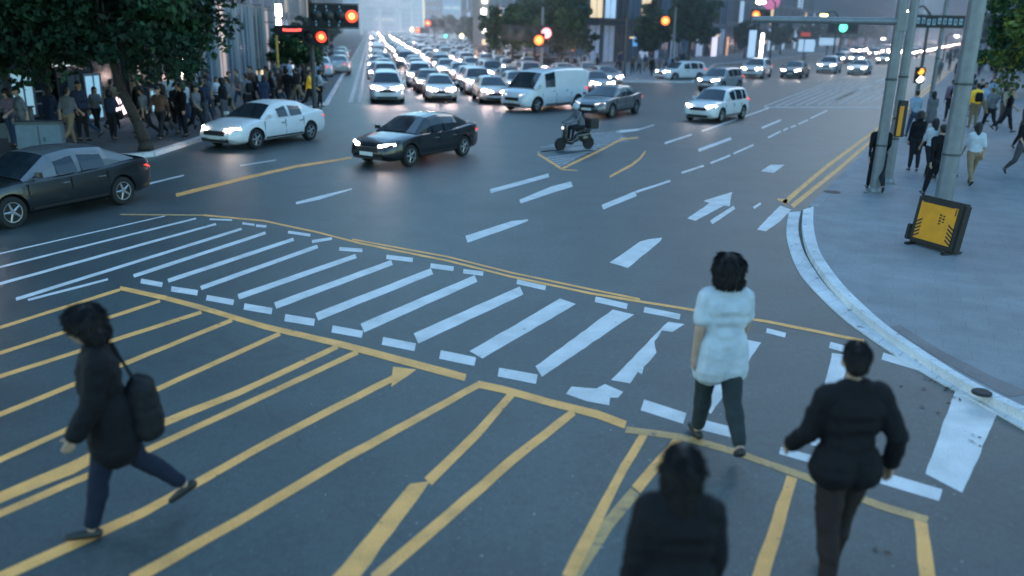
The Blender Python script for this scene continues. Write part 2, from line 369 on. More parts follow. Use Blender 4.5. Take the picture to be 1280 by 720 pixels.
sw = MB(); poly = [G(*p, PZ) for p in kt]; poly = [p for p in poly]
far = sk+V*330; outl = [far, sk, s0] + poly[1:] + [Vector((60, 2, PZ)), Vector((330, 150, PZ)), far+VR*60]
sw.add(outl, [tuple(range(len(outl)))]); struct('sidewalk', sw, PAVING)
tl = MB(); a = [(1112,408),(1160,440),(1212,470),(1262,496)]; b = [(1125,406),(1180,440),(1240,470),(1290,492)]
n = 4; tl.add([G(*p, PZ+.004) for p in a]+[G(*p, PZ+.004) for p in b], [(i, i+1, n+i+1, n+i) for i in range(3)]); struct('tactile_paving', tl, TILE)
# left and middle pavements
def pave(pxs, extra, name):
    mb = MB(); pts = [G(*p, PZ) for p in pxs]; poly = pts+extra; n = len(poly)
    mb.add(poly, [tuple(range(n))]); struct(name, mb, surface_mat('shade_toned_paving', (.11, .115, .12), [(.25, .8, 1.15, 4), (2, .85, 1.12, 5), (70, .85, 1.15, 3)], rough=.75, extra=paving_extra))  # shade under the trees put into a darker stone colour
    k = MB()
    for a, b in zip(pts[:-1], pts[1:]):
        u = (b-a).normalized(); k.box((a+b)/2-Vector((0, 0, PZ/2-.002)), ((b-a).length, .2, PZ+.004), rz=math.atan2(u.y, u.x))
    return pts, k
lp0 = G(408,128,PZ)
pts, k = pave([(-500,262),(-200,224),(0,206),(190,190),(270,165),(350,143),(408,128)], [lp0+U*600, lp0+U*600-UR*120, Vector((-90, 20, PZ))], 'left_sidewalk')
a = lp0; k.box(a+U*300-Vector((0, 0, PZ/2-.002)), (600, .2, PZ+.004), rz=math.atan2(U.y, U.x))
struct('left_kerb', k, KERB)
mR = m0+UR*18.5   # far right edge of the oncoming lanes
c1 = G(700,99,PZ); c2 = G(865,102,PZ)
c0 = mR + U*((c1-m0).dot(U)+8); c0.z = PZ
p3 = G(893,80,PZ)
mid_far_l = c0+U*500; mid_far_r = p3+V*420
mb = MB(); pl = [mid_far_l, c0, c1, c2, p3, mid_far_r]; mb.add(pl, [tuple(range(6))]); struct('middle_sidewalk', mb, PAVING)
k = MB()
for a, b in zip(pl[:-1], pl[1:]):
    u = (b-a).normalized(); k.box((a+b)/2-Vector((0, 0, PZ/2-.002)), ((b-a).length, .2, PZ+.004), rz=math.atan2(u.y, u.x))
struct('middle_kerb', k, KERB)
# median strip between the two directions of the right avenue (thin line only) handled as marking

# thin evening haze hanging over the avenues
hz_ = MB(); hz_.box((60, 360, 30.2), (600, 630, 60)); ho = tag(build('haze', hz_, []), kind='structure')
hm = bpy.data.materials.new('evening_haze'); hm.use_nodes = True; t = hm.node_tree; t.nodes.clear()
ou = N(t, 'ShaderNodeOutputMaterial'); vs_ = N(t, 'ShaderNodeVolumeScatter'); vs_.inputs['Color'].default_value = (.74, .90, 1, 1); vs_.inputs['Density'].default_value = .0020; vs_.inputs['Anisotropy'].default_value = .8
t.links.new(vs_.outputs[0], ou.inputs['Volume']); ho.data.materials.append(hm)
sc.cycles.volume_bounces = 2
# ------------------------------------------------------------------ vehicles
PAINT = {
 'white': mat('white_car_paint', (.74, .75, .76), .28, coat=.6, var=.04, scale=3), 'silver': mat('silver_car_paint', (.42, .44, .46), .3, metal=.5, coat=.6, var=.05, scale=3),
 'grey': mat('grey_car_paint', (.16, .17, .18), .3, metal=.4, coat=.6, var=.06, scale=3), 'black': mat('black_car_paint', (.012, .013, .015), .22, coat=.7, var=.1, scale=3),
 'blue': mat('blue_car_paint', (.04, .08, .16), .28, metal=.3, coat=.6, var=.06, scale=3), 'pearl': mat('pearl_car_paint', (.62, .60, .56), .3, coat=.6, var=.04, scale=3)}
GLASS = mat('tinted_car_glass', (.012, .018, .024), .06, spec=.9, var=.1, scale=2)
TYRE = mat('tyre_rubber', (.018, .018, .018), .85, var=.2, scale=20)
RIM = mat('alloy_rim', (.42, .43, .44), .35, metal=.8, var=.1, scale=8)
DARKP = mat('black_plastic', (.02, .02, .022), .6, var=.15, scale=12)
HEAD = mat('headlight_lit', (.9, .9, .9), .2, var=.02, emis=(1, .80, .70), es=70)
HEADF = mat('headlight_jam', (.9, .9, .9), .2, var=.02, emis=(1, .70, .64), es=120)
HEADD = mat('headlight_dim', (.8, .82, .85), .15, var=.02, emis=(1, .9, .8), es=1.2)
TAIL = mat('tail_lamp', (.35, .01, .01), .25, var=.05, emis=(1, .06, .03), es=1.6)
PLATE = mat('number_plate', (.72, .72, .70), .5, var=.05)
SEAM = mat('panel_gap', (.01, .01, .011), .8, var=.1)
CHROME = mat('chrome_trim', (.6, .6, .62), .2, metal=1, var=.05)

CARS = {
 'sedan': dict(L=4.85, W=1.86, zt=[(-2.42,.80),(-2.38,.97),(-2.25,1.03),(-1.8,1.04),(-1.2,.985),(0,.95),(.95,.945),(1.3,.92),(1.9,.83),(2.2,.73),(2.36,.62),(2.42,.52)],
   hw=[(-2.42,.70),(-2.36,.82),(-2.0,.90),(-1.3,.93),(1.3,.93),(1.9,.89),(2.2,.80),(2.36,.68),(2.42,.58)], wr=.33, ax=(1.42,-1.40), belt=.93,
   gh=[(1.05,.945,'ws'),(.30,1.36,'pi'),(.22,1.385,'sg'),(-.30,1.44,'pi'),(-.40,1.443,'sg'),(-1.05,1.40,'pi'),(-1.18,1.385,'rg'),(-1.95,1.03,None)], wl=.83, wu=.60, hz=.66, tz=.84, gz=.50),
 'suv': dict(L=4.7, W=1.9, zt=[(-2.32,.75),(-2.30,1.0),(-2.2,1.08),(-1.2,1.07),(0,1.04),(.95,1.05),(1.4,1.03),(1.9,.97),(2.15,.88),(2.3,.72),(2.35,.55)],
   hw=[(-2.32,.78),(-2.25,.87),(-1.9,.93),(-1.3,.95),(1.3,.95),(1.9,.91),(2.15,.84),(2.3,.74),(2.35,.66)], wr=.36, ax=(1.38,-1.36), belt=1.03,
   gh=[(1.05,1.05,'ws'),(.42,1.55,'pi'),(.34,1.575,'sg'),(-.32,1.655,'pi'),(-.42,1.66,'sg'),(-1.25,1.645,'pi'),(-1.34,1.64,'sg'),(-1.8,1.61,'pi'),(-1.98,1.58,'rg'),(-2.26,1.08,None)], wl=.86, wu=.66, hz=.80, tz=1.0, gz=.62),
 'van': dict(L=5.1, W=1.95, zt=[(-2.54,.9),(-2.52,1.12),(-2.4,1.16),(0,1.15),(1.5,1.15),(1.8,1.10),(2.2,.98),(2.42,.80),(2.5,.55)],
   hw=[(-2.54,.84),(-2.48,.93),(-2.2,.96),(-1.3,.975),(1.4,.975),(2.0,.92),(2.3,.84),(2.45,.74),(2.5,.66)], wr=.35, ax=(1.62,-1.55), belt=1.13,
   gh=[(1.85,1.12,'ws'),(1.15,1.83,'pi'),(1.05,1.87,'sg'),(.25,1.98,'pa'),(-.8,2.02,'pa'),(-2.2,2.0,'pi'),(-2.44,1.93,'rg'),(-2.52,1.16,None)], wl=.92, wu=.80, hz=.80, tz=1.0, gz=.55)}
def catmull(tab, x):
    xs = [a for a, _ in tab]; ys = [b for _, b in tab]
    return float(np.interp(x, xs, ys))
def car_pieces(kind, lit):
    big = 1.7 if lit is HEADF else 1  # queue headlights drawn oversized to imitate their bloom
    c = CARS[kind]; hl = c['L']/2; out = []
    n = 46; ys = []
    for i in range(n+1):
        t = i/n; t = .5-.5*math.cos(math.pi*t); ys.append(c['zt'][0][0]+(c['zt'][-1][0]-c['zt'][0][0])*t)
    b = MB(); rings = []
    for y in ys:
        sm = lambda tab: (catmull(tab, y)*2+catmull(tab, y-.06)+catmull(tab, y+.06))/4
        zt, w = sm(c['zt']), sm(c['hw']); zb = .2+.16*max(0, (abs(y)-hl+.35)/.35)**2; h = zt-zb
        half = [(0, zb), (.78*w, zb), (.95*w, zb+.08), (.99*w, zb+.25*h), (w, zb+.48*h), (.985*w, zb+.60*h), (.97*w, zb+.80*h), (.93*w, zt-.05), (.84*w, zt-.012), (.5*w, zt+.012), (0, zt+.02)]
        rings.append([(x, y, z) for x, z in half]+[(-x, y, z) for x, z in half[-2:0:-1]])
    m = len(rings[0]); vs = [p for r in rings for p in r]
    fs = [(i*m+j, i*m+(j+1) % m, (i+1)*m+(j+1) % m, (i+1)*m+j) for i in range(len(rings)-1) for j in range(m)]
    fs += [tuple(range(m)), tuple(range((len(rings)-1)*m, len(rings)*m))[::-1]]
    b.add(vs, fs)
    # wheel arches cut with a boolean
    me = b.mesh('car_body', [PAINT['white'], SEAM]); fixn(me); bo = link('tmp', me)
    cut = MB()
    for ay in c['ax']:
        for s in (-1, 1): cut.cyl((s*.62, ay, c['wr']), (s*1.2, ay, c['wr']), c['wr']+.06, n=28)
    cm = cut.mesh('cut', [SEAM]); fixn(cm); co = link('tmpc', cm)
    md = bo.modifiers.new('b', 'BOOLEAN'); md.operation = 'DIFFERENCE'; md.object = co; md.solver = 'EXACT'
    bpy.context.view_layer.update(); dg = bpy.context.evaluated_depsgraph_get()
    me2 = bpy.data.meshes.new_from_object(bo.evaluated_get(dg)); me2.name = 'car_body'
    bpy.data.objects.remove(bo); bpy.data.objects.remove(co)
    me2.materials.clear(); me2.materials.append(PAINT['white']); me2.materials.append(SEAM)
    for p in me2.polygons:
        q = p.center; r = min(math.hypot(q.y-ay, q.z-c['wr']) for ay in c['ax'])
        p.material_index = 1 if (r < c['wr']+.065 and abs(q.x) > .6 and (abs(p.normal.x) < .3 or abs(q.x) < .64) and abs(q.x) < .99) else 0
    body = MB(); body.v = [tuple(v.co) for v in me2.vertices]; body.f = [tuple(p.vertices) for p in me2.polygons]; body.m = [p.material_index for p in me2.polygons]
    out.append(('body', body, [PAINT['white'], SEAM], None, True))
    # greenhouse
    gh = c['gh']; wl, wu, belt = c['wl'], c['wu'], c['belt']; roof = MB(); glass = {}
    def ring(y, zt, i):
        zt_ = max(zt, belt+.001); e = 1 if 0 < i < len(gh)-1 else 0
        k = min(1, max(0, (zt_-belt)/.42)); wt = wl+(wu-wl)*k
        tap = 1-.05*max(0, -y-1.0)
        z2 = belt-.02 if e == 0 else zt_-.085; 
        if e == 0: return [(wl*tap, belt-.06), (wl*.99*tap, belt-.03), (wl*.97*tap, zt_-.02), (wl*.90*tap, zt_+.0), (wl*.5*tap, zt_+.02), (0, zt_+.03)]
        return [(wl*tap, belt-.06), ((wl+wt)/2*tap+.03, (belt+z2)/2), (wt*tap+.02, z2), ((wt-.07)*tap, zt_-.02), (wt*.5*tap, zt_+.012), (0, zt_+.022)]
    rg = [ring(y, zt, i) for i, (y, zt, _) in enumerate(gh)]
    for i in range(len(gh)-1):
        y0, y1, kd_ = gh[i][0], gh[i+1][0], gh[i][2]
        for s in (1, -1):
            for j in range(5):
                q = [(s*rg[i][j][0], y0, rg[i][j][1]), (s*rg[i][j+1][0], y0, rg[i][j+1][1]), (s*rg[i+1][j+1][0], y1, rg[i+1][j+1][1]), (s*rg[i+1][j][0], y1, rg[i+1][j][1])]
                nm = None
                if kd_ == 'ws' and j >= 3: nm = 'windshield'
                elif kd_ == 'rg' and j >= 3: nm = 'rear_window'
                elif kd_ == 'sg' and j < 2: nm = ('side_window', i, s)
                elif kd_ == 'ws' and j < 2: nm = None
                tgt = roof if nm is None else glass.setdefault(nm, MB())
                if nm is not None:
                    roof.add(q, [(0, 1, 2, 3)]); 
                    nn = (Vector(q[1])-Vector(q[0])).cross(Vector(q[3])-Vector(q[0]))
                    if nn.length < 1e-6: nn = (Vector(q[2])-Vector(q[1])).cross(Vector(q[3])-Vector(q[1]))
                    nn.normalize(); nn *= (1 if nn.dot(Vector((q[0][0]*.8+s*.01, 0 if 'side' in str(nm) else (1 if nm == 'windshield' else -1), .6))) > 0 else -1)
                    cc = sum((Vector(v) for v in q), Vector())/4
                    q = [tuple(Vector(v)+nn*.007) for v in q]
                    if isinstance(nm, tuple):
                        q = [tuple(Vector(v)+(Vector((0, cc.y, Vector(v).z))-Vector((0, Vector(v).y, Vector(v).z)))*.05) for v in q]
                        if j == 0: q[0] = (q[0][0]-s*0, q[0][1], q[0][2]+.075); q[3] = (q[3][0], q[3][1], q[3][2]+.075)
                        if j == 1: q[1] = (q[1][0], q[1][1], q[1][2]-.02); q[2] = (q[2][0], q[2][1], q[2][2]-.02)
                    tgt.add(q, [(0, 1, 2, 3)])
                else: tgt.add(q, [(0, 1, 2, 3)])
    out.append(('roof', roof, [PAINT['white']], None, True))
    for k_, v in glass.items(): out.append((k_ if isinstance(k_, str) else 'side_window', v, [GLASS], None, True))
    W2 = lambda y: catmull(c['hw'], y)
    for s in (1, -1):
        for ay in c['ax']:
            t = MB(); x0 = s*(W2(ay)-.23); r = c['wr']
            t.lathe([(r*.55, x0), (r*.93, x0), (r, x0+s*.03), (r, x0+s*.18), (r*.95, x0+s*.215), (r*.70, x0+s*.22), (r*.66, x0+s*.20)], 'X', 28, (0, ay, r))
            rm = MB(); rm.lathe([(r*.66, x0+s*.16), (r*.66, x0+s*.214), (r*.60, x0+s*.212), (r*.57, x0+s*.17)], 'X', 24, (0, ay, r), 0)
            for q in range(5):
                a = q*2*math.pi/5; d = Vector((0, math.cos(a), math.sin(a)))
                rm.cyl(Vector((x0+s*.19, ay, r))+d*.03, Vector((x0+s*.19, ay, r))+d*r*.6, .035, .022, 6)
            rm.cyl((x0+s*.17, ay, r), (x0+s*.225, ay, r), .05, n=10)
            out.append(('wheel', t, [TYRE], [('rim', rm, [RIM])], True))
        yf, yr = c['zt'][-1][0], c['zt'][0][0]
        h = MB(); hz = c['hz']; xx = W2(yf-.22)
        pts = [(xx*.50, yf-.10, hz-.055), (xx*1.0-.04, yf-.24, hz-.05), (xx+.015, yf-.42, hz+.04), (xx*.98, yf-.40, hz+.085), (xx*.78, yf-.16, hz+.07), (xx*.50, yf-.09, hz+.03)]
        pts = [(x if x > xx*.6 else x*(1.5-big*.5), y, hz+(z-hz)*big) for x, y, z in pts]
        pf = [(s*x, y+.035, z) for x, y, z in pts]; pb = [(s*x*.95, y-.14, z) for x, y, z in pts]
        h.add(pf+pb, [tuple(range(6)), tuple(range(6, 12))[::-1]]+[(i, (i+1) % 6, 6+(i+1) % 6, 6+i) for i in range(6)])
        out.append(('headlight', h, [lit], None, False))
        tl_ = MB(); xr = W2(yr+.15); tz = c['tz']
        pts = [(xr*.55, yr-.0, tz-.06), (xr*.98, yr+.10, tz-.06), (xr+.01, yr+.32, tz), (xr*.98, yr+.28, tz+.07), (xr*.8, yr+.02, tz+.08), (xr*.55, yr-.0, tz+.05)]
        pf = [(s*x, y-.03, z) for x, y, z in pts]; pb = [(s*x*.95, y+.14, z) for x, y, z in pts]
        tl_.add(pf+pb, [tuple(range(6)), tuple(range(6, 12))[::-1]]+[(i, (i+1) % 6, 6+(i+1) % 6, 6+i) for i in range(6)])
        out.append(('tail_light', tl_, [TAIL], None, False))
        mi = MB(); my = gh[0][0]-.28; mi.box((s*(wl+.13), my, belt+.09), (.17, .09, .12), tap=.85); mi.box((s*(wl+.03), my, belt+.04), (.1, .05, .04))
        out.append(('mirror', mi, [PAINT['white']], None, False))
        for yh in ((.1, -.85) if kind != 'van' else (.45, -.6)):
            dh = MB(); dh.box((s*(W2(yh)+.0), yh, belt-.16), (.03, .17, .028)); out.append(('door_handle', dh, [CHROME], None, False))
        sm_ = MB()
        for yy in ((1.0, -.05, -1.02) if kind != 'van' else (1.25, .2, -1.0)):
            sm_.box((s*(W2(yy)*.992-.004), yy, .62), (.02, .012, .5))
        sm_.box((s*(W2(0)*.975), 0, .33), (.03, 1.9, .05))
        out.append(('door_gap', sm_, [SEAM], None, False))
    g_ = MB(); gz = c['gz']; yf = c['zt'][-1][0]
    g_.box((0, yf-.035, gz+.06), (.86, .10, .15)); g_.box((0, yf-.06, .34), (1.1, .12, .12)); out.append(('grille', g_, [DARKP], None, False))
    pl = MB(); pl.box((0, yf+.025, gz-.07), (.5, .02, .11)); out.append(('number_plate', pl, [PLATE], None, False))
    pl = MB(); pl.box((0, c['zt'][0][0]-.012, .68), (.5, .02, .11)); out.append(('number_plate', pl, [PLATE], None, False))
    return out
CAR_NODES = {}
def new_car(kind, lit):
    root = empty(kind if kind != 'suv' else 'suv', (0, 0, 0))
    root.name = {'sedan': 'sedan', 'suv': 'family_car', 'van': 'panel_van'}[kind]
    for nm, mb, ms, sub, smt in car_pieces(kind, lit):
        o = build(nm, mb, ms, root, smooth=smt)
        for s_ in (sub or []): build(s_[0], s_[1], s_[2], o, smooth=True)
    return root
def low_car(kind, lit):
    mb = MB(); ms = []
    for nm, p, m_, sub, smt in car_pieces(kind, lit):
        if nm in ('door_handle', 'door_gap', 'number_plate'): continue
        for x, mm in [(p, m_)]+[(s_[1], s_[2]) for s_ in (sub or [])]:
            ids = []
            for q in mm:
                if q not in ms: ms.append(q)
                ids.append(ms.index(q))
            k = len(mb.v); mb.v += x.v; mb.f += [tuple(i+k for i in f) for f in x.f]; mb.m += [ids[i] for i in x.m]
    o = build('car', mb, ms, None, smooth=True); return o
PROTO = {(k, l): new_car(k, {'lit': HEAD, 'dim': HEADD, 'jam': HEADF}[l]) for k, l in (('sedan', 'lit'), ('sedan', 'dim'), ('suv', 'lit'), ('van', 'dim'), ('suv', 'dim'), ('sedan', 'jam'), ('suv', 'jam'))}
LOW = {k: low_car(k, HEADF) for k in ('sedan', 'suv')}
def place_car(kind, lit, color, loc, face, label, cat='car', group=None, s_=1):
    r = copy_tree(PROTO[(kind, lit)]); r.location = (loc[0], loc[1], 0)
    r.rotation_euler = (0, 0, math.atan2(-face[0], face[1])); r.scale = (s_,)*3; recolor(r, PAINT[color], ('body', 'roof', 'mirror'))
    return tag(r, label, cat, group)
def place_low(kind, color, loc, face, label, group, s_=1):
    r = LOW[kind].copy(); COL.objects.link(r); r.location = (loc[0], loc[1], 0); r.rotation_euler = (0, 0, math.atan2(-face[0], face[1]))
    r.scale = (s_,)*3; recolor(r, PAINT[color], ('car',)); return tag(r, label, 'car', group)
# vehicles crossing the junction
lc_ = place_car('sedan', 'lit', 'black', G(58,264), (-.40,-.9), 'dark sedan with pale bonnet reflections turning in front of the kerbside tree', s_=.88); recolor(lc_, PAINT['grey'], ('roof',))
place_car('sedan', 'lit', 'white', G(332,178), (-.42,-.9), 'white car following the dark one past the crowded pavement', s_=.92)
place_car('sedan', 'lit', 'black', G(521,198), (-.52,-.85), 'black estate car driving alone in the middle of the junction', s_=.90)
place_car('van', 'dim', 'white', G(680,136), (-.66,-.75), 'white high roofed van with dark cab windows crossing before the trees', 'van', s_=.95)
place_car('sedan', 'dim', 'grey', G(760,143), (-.52,-.85), 'grey sedan driving close behind the white van', s_=.92)
place_car('suv', 'lit', 'white', G(895,149), (-.60,-.80), 'white hatchback entering the junction nearest the dashed lane lines', s_=.84)
place_car('suv', 'lit', 'silver', G(899,113), (-.62,-.78), 'silver car right behind the white hatchback', s_=.9)
place_car('suv', 'lit', 'white', G(850,101), (-.85,-.5), 'white car turning beside the far pavement with its lamps lit', s_=.9)
# jam on the left avenue
lanes = 7; rnd = random.Random(3)
keys = ['white', 'silver', 'pearl', 'white', 'pearl', 'white', 'grey', 'silver', 'white', 'white', 'silver', 'blue']  # mostly pale paints, standing in for glare on the queued bodies
for ln in range(lanes):
    lname = ['next to the median', 'second lane from the median', 'third lane from the median', 'middle lane', 'lane right of the middle', 'second lane from the pavement', 'lane beside the pavement'][ln]
    pos = [1, 2, 0, 1, 4, 8, 15][ln]+rnd.uniform(0, 1.5); i = 0
    while pos < (310 if ln < 6 else 220):
        off = 1.8 + ln*2.62 + rnd.uniform(-.3, .3); p = m0 + UR*off + U*pos
        c = rnd.choice(keys); kd_ = rnd.choice(['sedan', 'sedan', 'suv'])
        cn = {'pearl': 'cream'}.get(c, c)
        f = (-U.x+rnd.uniform(-.03, .03), -U.y)
        if i < 6:
            place_car(kd_, 'jam', c, p, f, f'{cn} car with lit headlights, {ORD[i]} in the {"queue" if ln else "file"} {lname if ln == 0 else "in the "+lname}', group='cars queued on the oncoming avenue', s_=.9)
        else:
            place_low(kd_, c, p, f, f'{cn} car far back in the glowing headlight queue', 'cars queued on the oncoming avenue', .92)
        pos += rnd.uniform(4.9, 5.9)*(1+pos/260); i += 1
# cars driving away on the left
for i, (px, py, c) in enumerate([(402,96,'white'),(424,92,'silver'),(401,86,'blue'),(424,83,'black'),(403,80,'grey'),(426,76,'white'),(408,75,'silver')]):
    place_car('sedan', 'dim', c, G(px, py), (U.x, U.y), f'{c} car seen from behind driving away, {ORD[i]} from the junction', group='cars leaving beside the dark trees')
# right avenue
RA = [(945,97,'white','lit'),(993,97,'grey','lit'),(1036,91,'white','lit'),(1074,93,'white','lit'),(1072,80,'silver','lit'),(1105,80,'silver','lit'),(1092,72,'white','lit'),(1050,79,'pearl','lit'),(1100,66,'grey','lit'),(1056,70,'white','dim')]
for i, (px, py, c, l) in enumerate(RA):
    nm = ['alone past the turning car', 'with round glowing lamps behind the stop line', 'beside the far crossing', 'nearest the tall poles'][i] if i < 4 else f'{ORD[i-4]} behind the far crossing queue'
    place_car('sedan' if i % 2 else 'suv', l, c, G(px, py), (-V.x, -V.y), f'{"cream" if c == "pearl" else c} oncoming car {nm}', group='cars arriving on the far right avenue')
b0 = G(1120, 72)
for ln in range(4):
    pos = 8+ln*2.0
    while pos < 330:
        p = b0 - VR*(ln*3.4-2) + V*pos
        c = rnd.choice(keys); place_low(rnd.choice(['sedan', 'suv']), c, p, (-V.x, -V.y), f'{"cream" if c == "pearl" else c} car small and distant on the far right avenue', 'distant cars on the far right avenue')
        pos += rnd.uniform(8, 16)
for r in list(PROTO.values())+list(LOW.values()):
    for x in list(r.children_recursive)+[r]: bpy.data.objects.remove(x)

# ------------------------------------------------------------------ people
bmi = bmesh.new(); bmesh.ops.create_icosphere(bmi, subdivisions=2, radius=1); ICO = np.array([v.co[:] for v in bmi.verts]); bmi.free()
def rc(bm, p0, r0, p1, r1):
    vs = [bm.verts.new(tuple(np.array(p0)+ICO[i]*r0)) for i in range(len(ICO))]+[bm.verts.new(tuple(np.array(p1)+ICO[i]*r1)) for i in range(len(ICO))]
    hull(bm, vs)
def hull(bm, vs):
    res = bmesh.ops.convex_hull(bm, input=vs)
    junk = [e for e in res['geom_interior'] if isinstance(e, bmesh.types.BMVert)]
    bmesh.ops.delete(bm, geom=junk, context='VERTS')
def el(bm, c, r):
    vs = [bm.verts.new((c[0]+v[0]*r[0], c[1]+v[1]*r[1], c[2]+v[2]*r[2])) for v in ICO]; hull(bm, vs)
def skeleton(h=1.75, tl=(28, -22), kn=(8, 30), arm=(-25, 25), elb=(15, 30), abd=(8, 8), lean=4, fem=False, fat=1.0, headyaw=0, headpitch=0, hair='short', coat=0, bag=None):
    """list of primitives in a standing frame, facing +Y; legs and arms posed by joint angles (degrees)"""
    s = h/1.75; Pm = []
    la = R(lean)
    def U_(p):  # upper body lean about the pelvis
        y, z = p[1], p[2]-.95; return Vector((p[0], y*math.cos(la)+z*math.sin(la), .95-y*math.sin(la)+z*math.cos(la)))
    sw_, hp = (.16, .155) if fem else (.185, .145)
    def A(zone, p0, r0, p1, r1): Pm.append((zone, 'c', Vector(p0), r0*fat, Vector(p1), r1*fat))
    A('bottom', (-.085,0,.93), .108, (.085,0,.93), .108)
    A('top', U_((-.05,0,1.02)), .112, U_((.05,0,1.02)), .112); A('top', U_((-.055,0,1.10)), .10, U_((.055,0,1.10)), .10)
    A('top', U_((-.075,.012,1.24)), .112, U_((.075,.012,1.24)), .112); A('top', U_((-.09,0,1.33)), .108, U_((.09,0,1.33)), .108)
    A('top', U_((-sw_+.02,-.01,1.425)), .058, U_((sw_-.02,-.01,1.425)), .058)
    A('top', U_((-.05,-.01,1.46)), .055, U_((.05,-.01,1.46)), .055)
    A('skin', U_((0,-.005,1.44)), .056, U_((0,.012,1.56)), .05)
    hb = U_((0,.012,1.56)); hm = Matrix.Rotation(R(headyaw), 3, 'Z') @ Matrix.Rotation(R(-headpitch), 3, 'X')
    def Hd(p): return hb + hm @ Vector(p)
    A('skin', Hd((0,-.005,.10)), .083, Hd((0,.02,.075)), .078); A('skin', Hd((0,.045,.015)), .045, Hd((0,.05,.05)), .055)
    A('skin', Hd((0,.098,.075)), .010, Hd((0,.112,.052)), .014)
    for sx in (-1, 1): A('skin', Hd((sx*.080,0,.09)), .014, Hd((sx*.078,.004,.055)), .010)
    hk = {'short': [((0,-.022,.125), .088, (0,.012,.14), .080), ((0,-.045,.07), .068, (0,-.04,.12), .075)],
          'bob': [((0,-.035,.125), .125, (0,.005,.14), .108), ((-.06,-.03,.02), .055, (-.055,-.01,.12), .07), ((.06,-.03,.02), .055, (.055,-.01,.12), .07), ((-.05,-.07,.02), .072, (.05,-.07,.02), .072), ((0,-.055,.04), .10, (0,-.04,.12), .11)],
          'long': [((0,-.022,.12), .094, (0,.01,.137), .084), ((0,-.06,-.12), .062, (0,-.045,.10), .088), ((-.055,-.04,-.08), .038, (-.06,-.01,.10), .05), ((.055,-.04,-.08), .038, (.06,-.01,.10), .05)]}[hair]
    for p0, r0, p1, r1 in hk: A('hair', Hd(p0), r0, Hd(p1), r1)
    # legs
    lows = []
    for i, sx in enumerate((-1, 1)):
        th, kn_ = R(tl[i]), R(kn[i]); hip = Vector((sx*.092, 0, .92))
        kne = hip+Vector((sx*-.01, math.sin(th), -math.cos(th)))*.43; sh = th-kn_
        ank = kne+Vector((0, math.sin(sh), -math.cos(sh)))*.42
        A('bottom', hip, .094, kne, .060); A('bottom', kne, .060, kne.lerp(ank, .35)+Vector((0,-.012,0)), .060); A('bottom', kne.lerp(ank, .35)+Vector((0,-.012,0)), .058, kne.lerp(ank, .86), .042)
        A('skin', kne.lerp(ank, .8), .036, ank, .034)
        fp = sh*.75 if sh < 0 else sh*.6   # foot pitch follows the shin
        fd = Vector((sx*.12, math.cos(fp), math.sin(fp))).normalized(); heel = ank+Vector((0, -math.sin(fp)*-.0, 0))-fd*.045+Vector((0, math.sin(fp)*.04, -math.cos(fp)*.04))
        A('shoe', heel, .038, heel+fd*.12, .036); A('shoe', heel+fd*.12, .037, heel+fd*.205+Vector((0,0,-.006)), .026)
        lows += [heel.z-.038, (heel+fd*.205).z-.032]
    for i, sx in enumerate((-1, 1)):
        sh = U_((sx*sw_, -.01, 1.415)); a, b_ = R(arm[i]), R(abd[i]); e_ = R(elb[i])
        ud = Vector((sx*math.sin(b_), math.sin(a)*math.cos(b_), -math.cos(a)*math.cos(b_))); elp = sh+ud*.285
        fdv = Vector((sx*math.sin(b_*.4), math.sin(a+e_), -math.cos(a+e_))).normalized(); wr = elp+fdv*.245
        A('sleeve', sh, .056, elp, .043); A('forearm', elp, .042, wr, .030)
        side = Vector((sx, 0, 0)); palm = wr+fdv*.075; fw = fdv.cross(side).normalized()
        A('skin', wr+fdv*.02-fw*.012, .024, palm-fw*.022, .019); A('skin', wr+fdv*.02+fw*.012, .024, palm+fw*.022, .019)
        ln_ = [.062, .075, .07, .055]
        for q in range(4):
            r0 = palm+fw*(-.03+.02*q)*(-1); b1 = r0+fdv*ln_[q]*.55-side*.008; b2 = b1+(fdv*.8-side*.5).normalized()*ln_[q]*.5
            A('finger', r0, .0095, b1, .009); A('finger', b1, .009, b2, .008)
        tb = wr+fdv*.025-fw*-.024; t1 = tb+(fdv*.6+fw*.75-side*.3).normalized()*.04; A('finger', tb, .012, t1, .0105); A('finger', t1, .0105, t1+(fdv*.9+fw*.2-side*.35).normalized()*.032, .009)
    if coat: A('top', U_((-.06,0,.98)), .125, (-.07,0,.93-coat), .135); A('top', U_((.06,0,.98)), .125, (.07,0,.93-coat), .135)
    if bag == 'back': A('bag', U_((-.07,-.20,1.12)), .10, U_((-.06,-.19,1.34)), .085); A('bag', U_((.07,-.20,1.12)), .10, U_((.06,-.19,1.34)), .085)
    if bag == 'low': A('bag', (-.05,-.235,.84), .13, (-.05,-.22,1.10), .11); A('bag', (.07,-.235,.84), .13, (.06,-.22,1.10), .11); A('bag', (0,-.20,1.15), .015, U_((.05,-.12,1.46)), .015)
    if bag == 'side': A('bag', (.30,-.05,.80), .09, (.30,-.12,.98), .075); A('bag', (.30,.07,.80), .09, (.30,.08,.98), .075); A('bag', (.27,.02,1.0), .012, U_((.12,0,1.47)), .012)
    dz = -min(lows)
    return [(z, k, (p0+Vector((0,0,dz)))*s, r0*s, (p1+Vector((0,0,dz)))*s, r1*s) for z, k, p0, r0, p1, r1 in Pm]
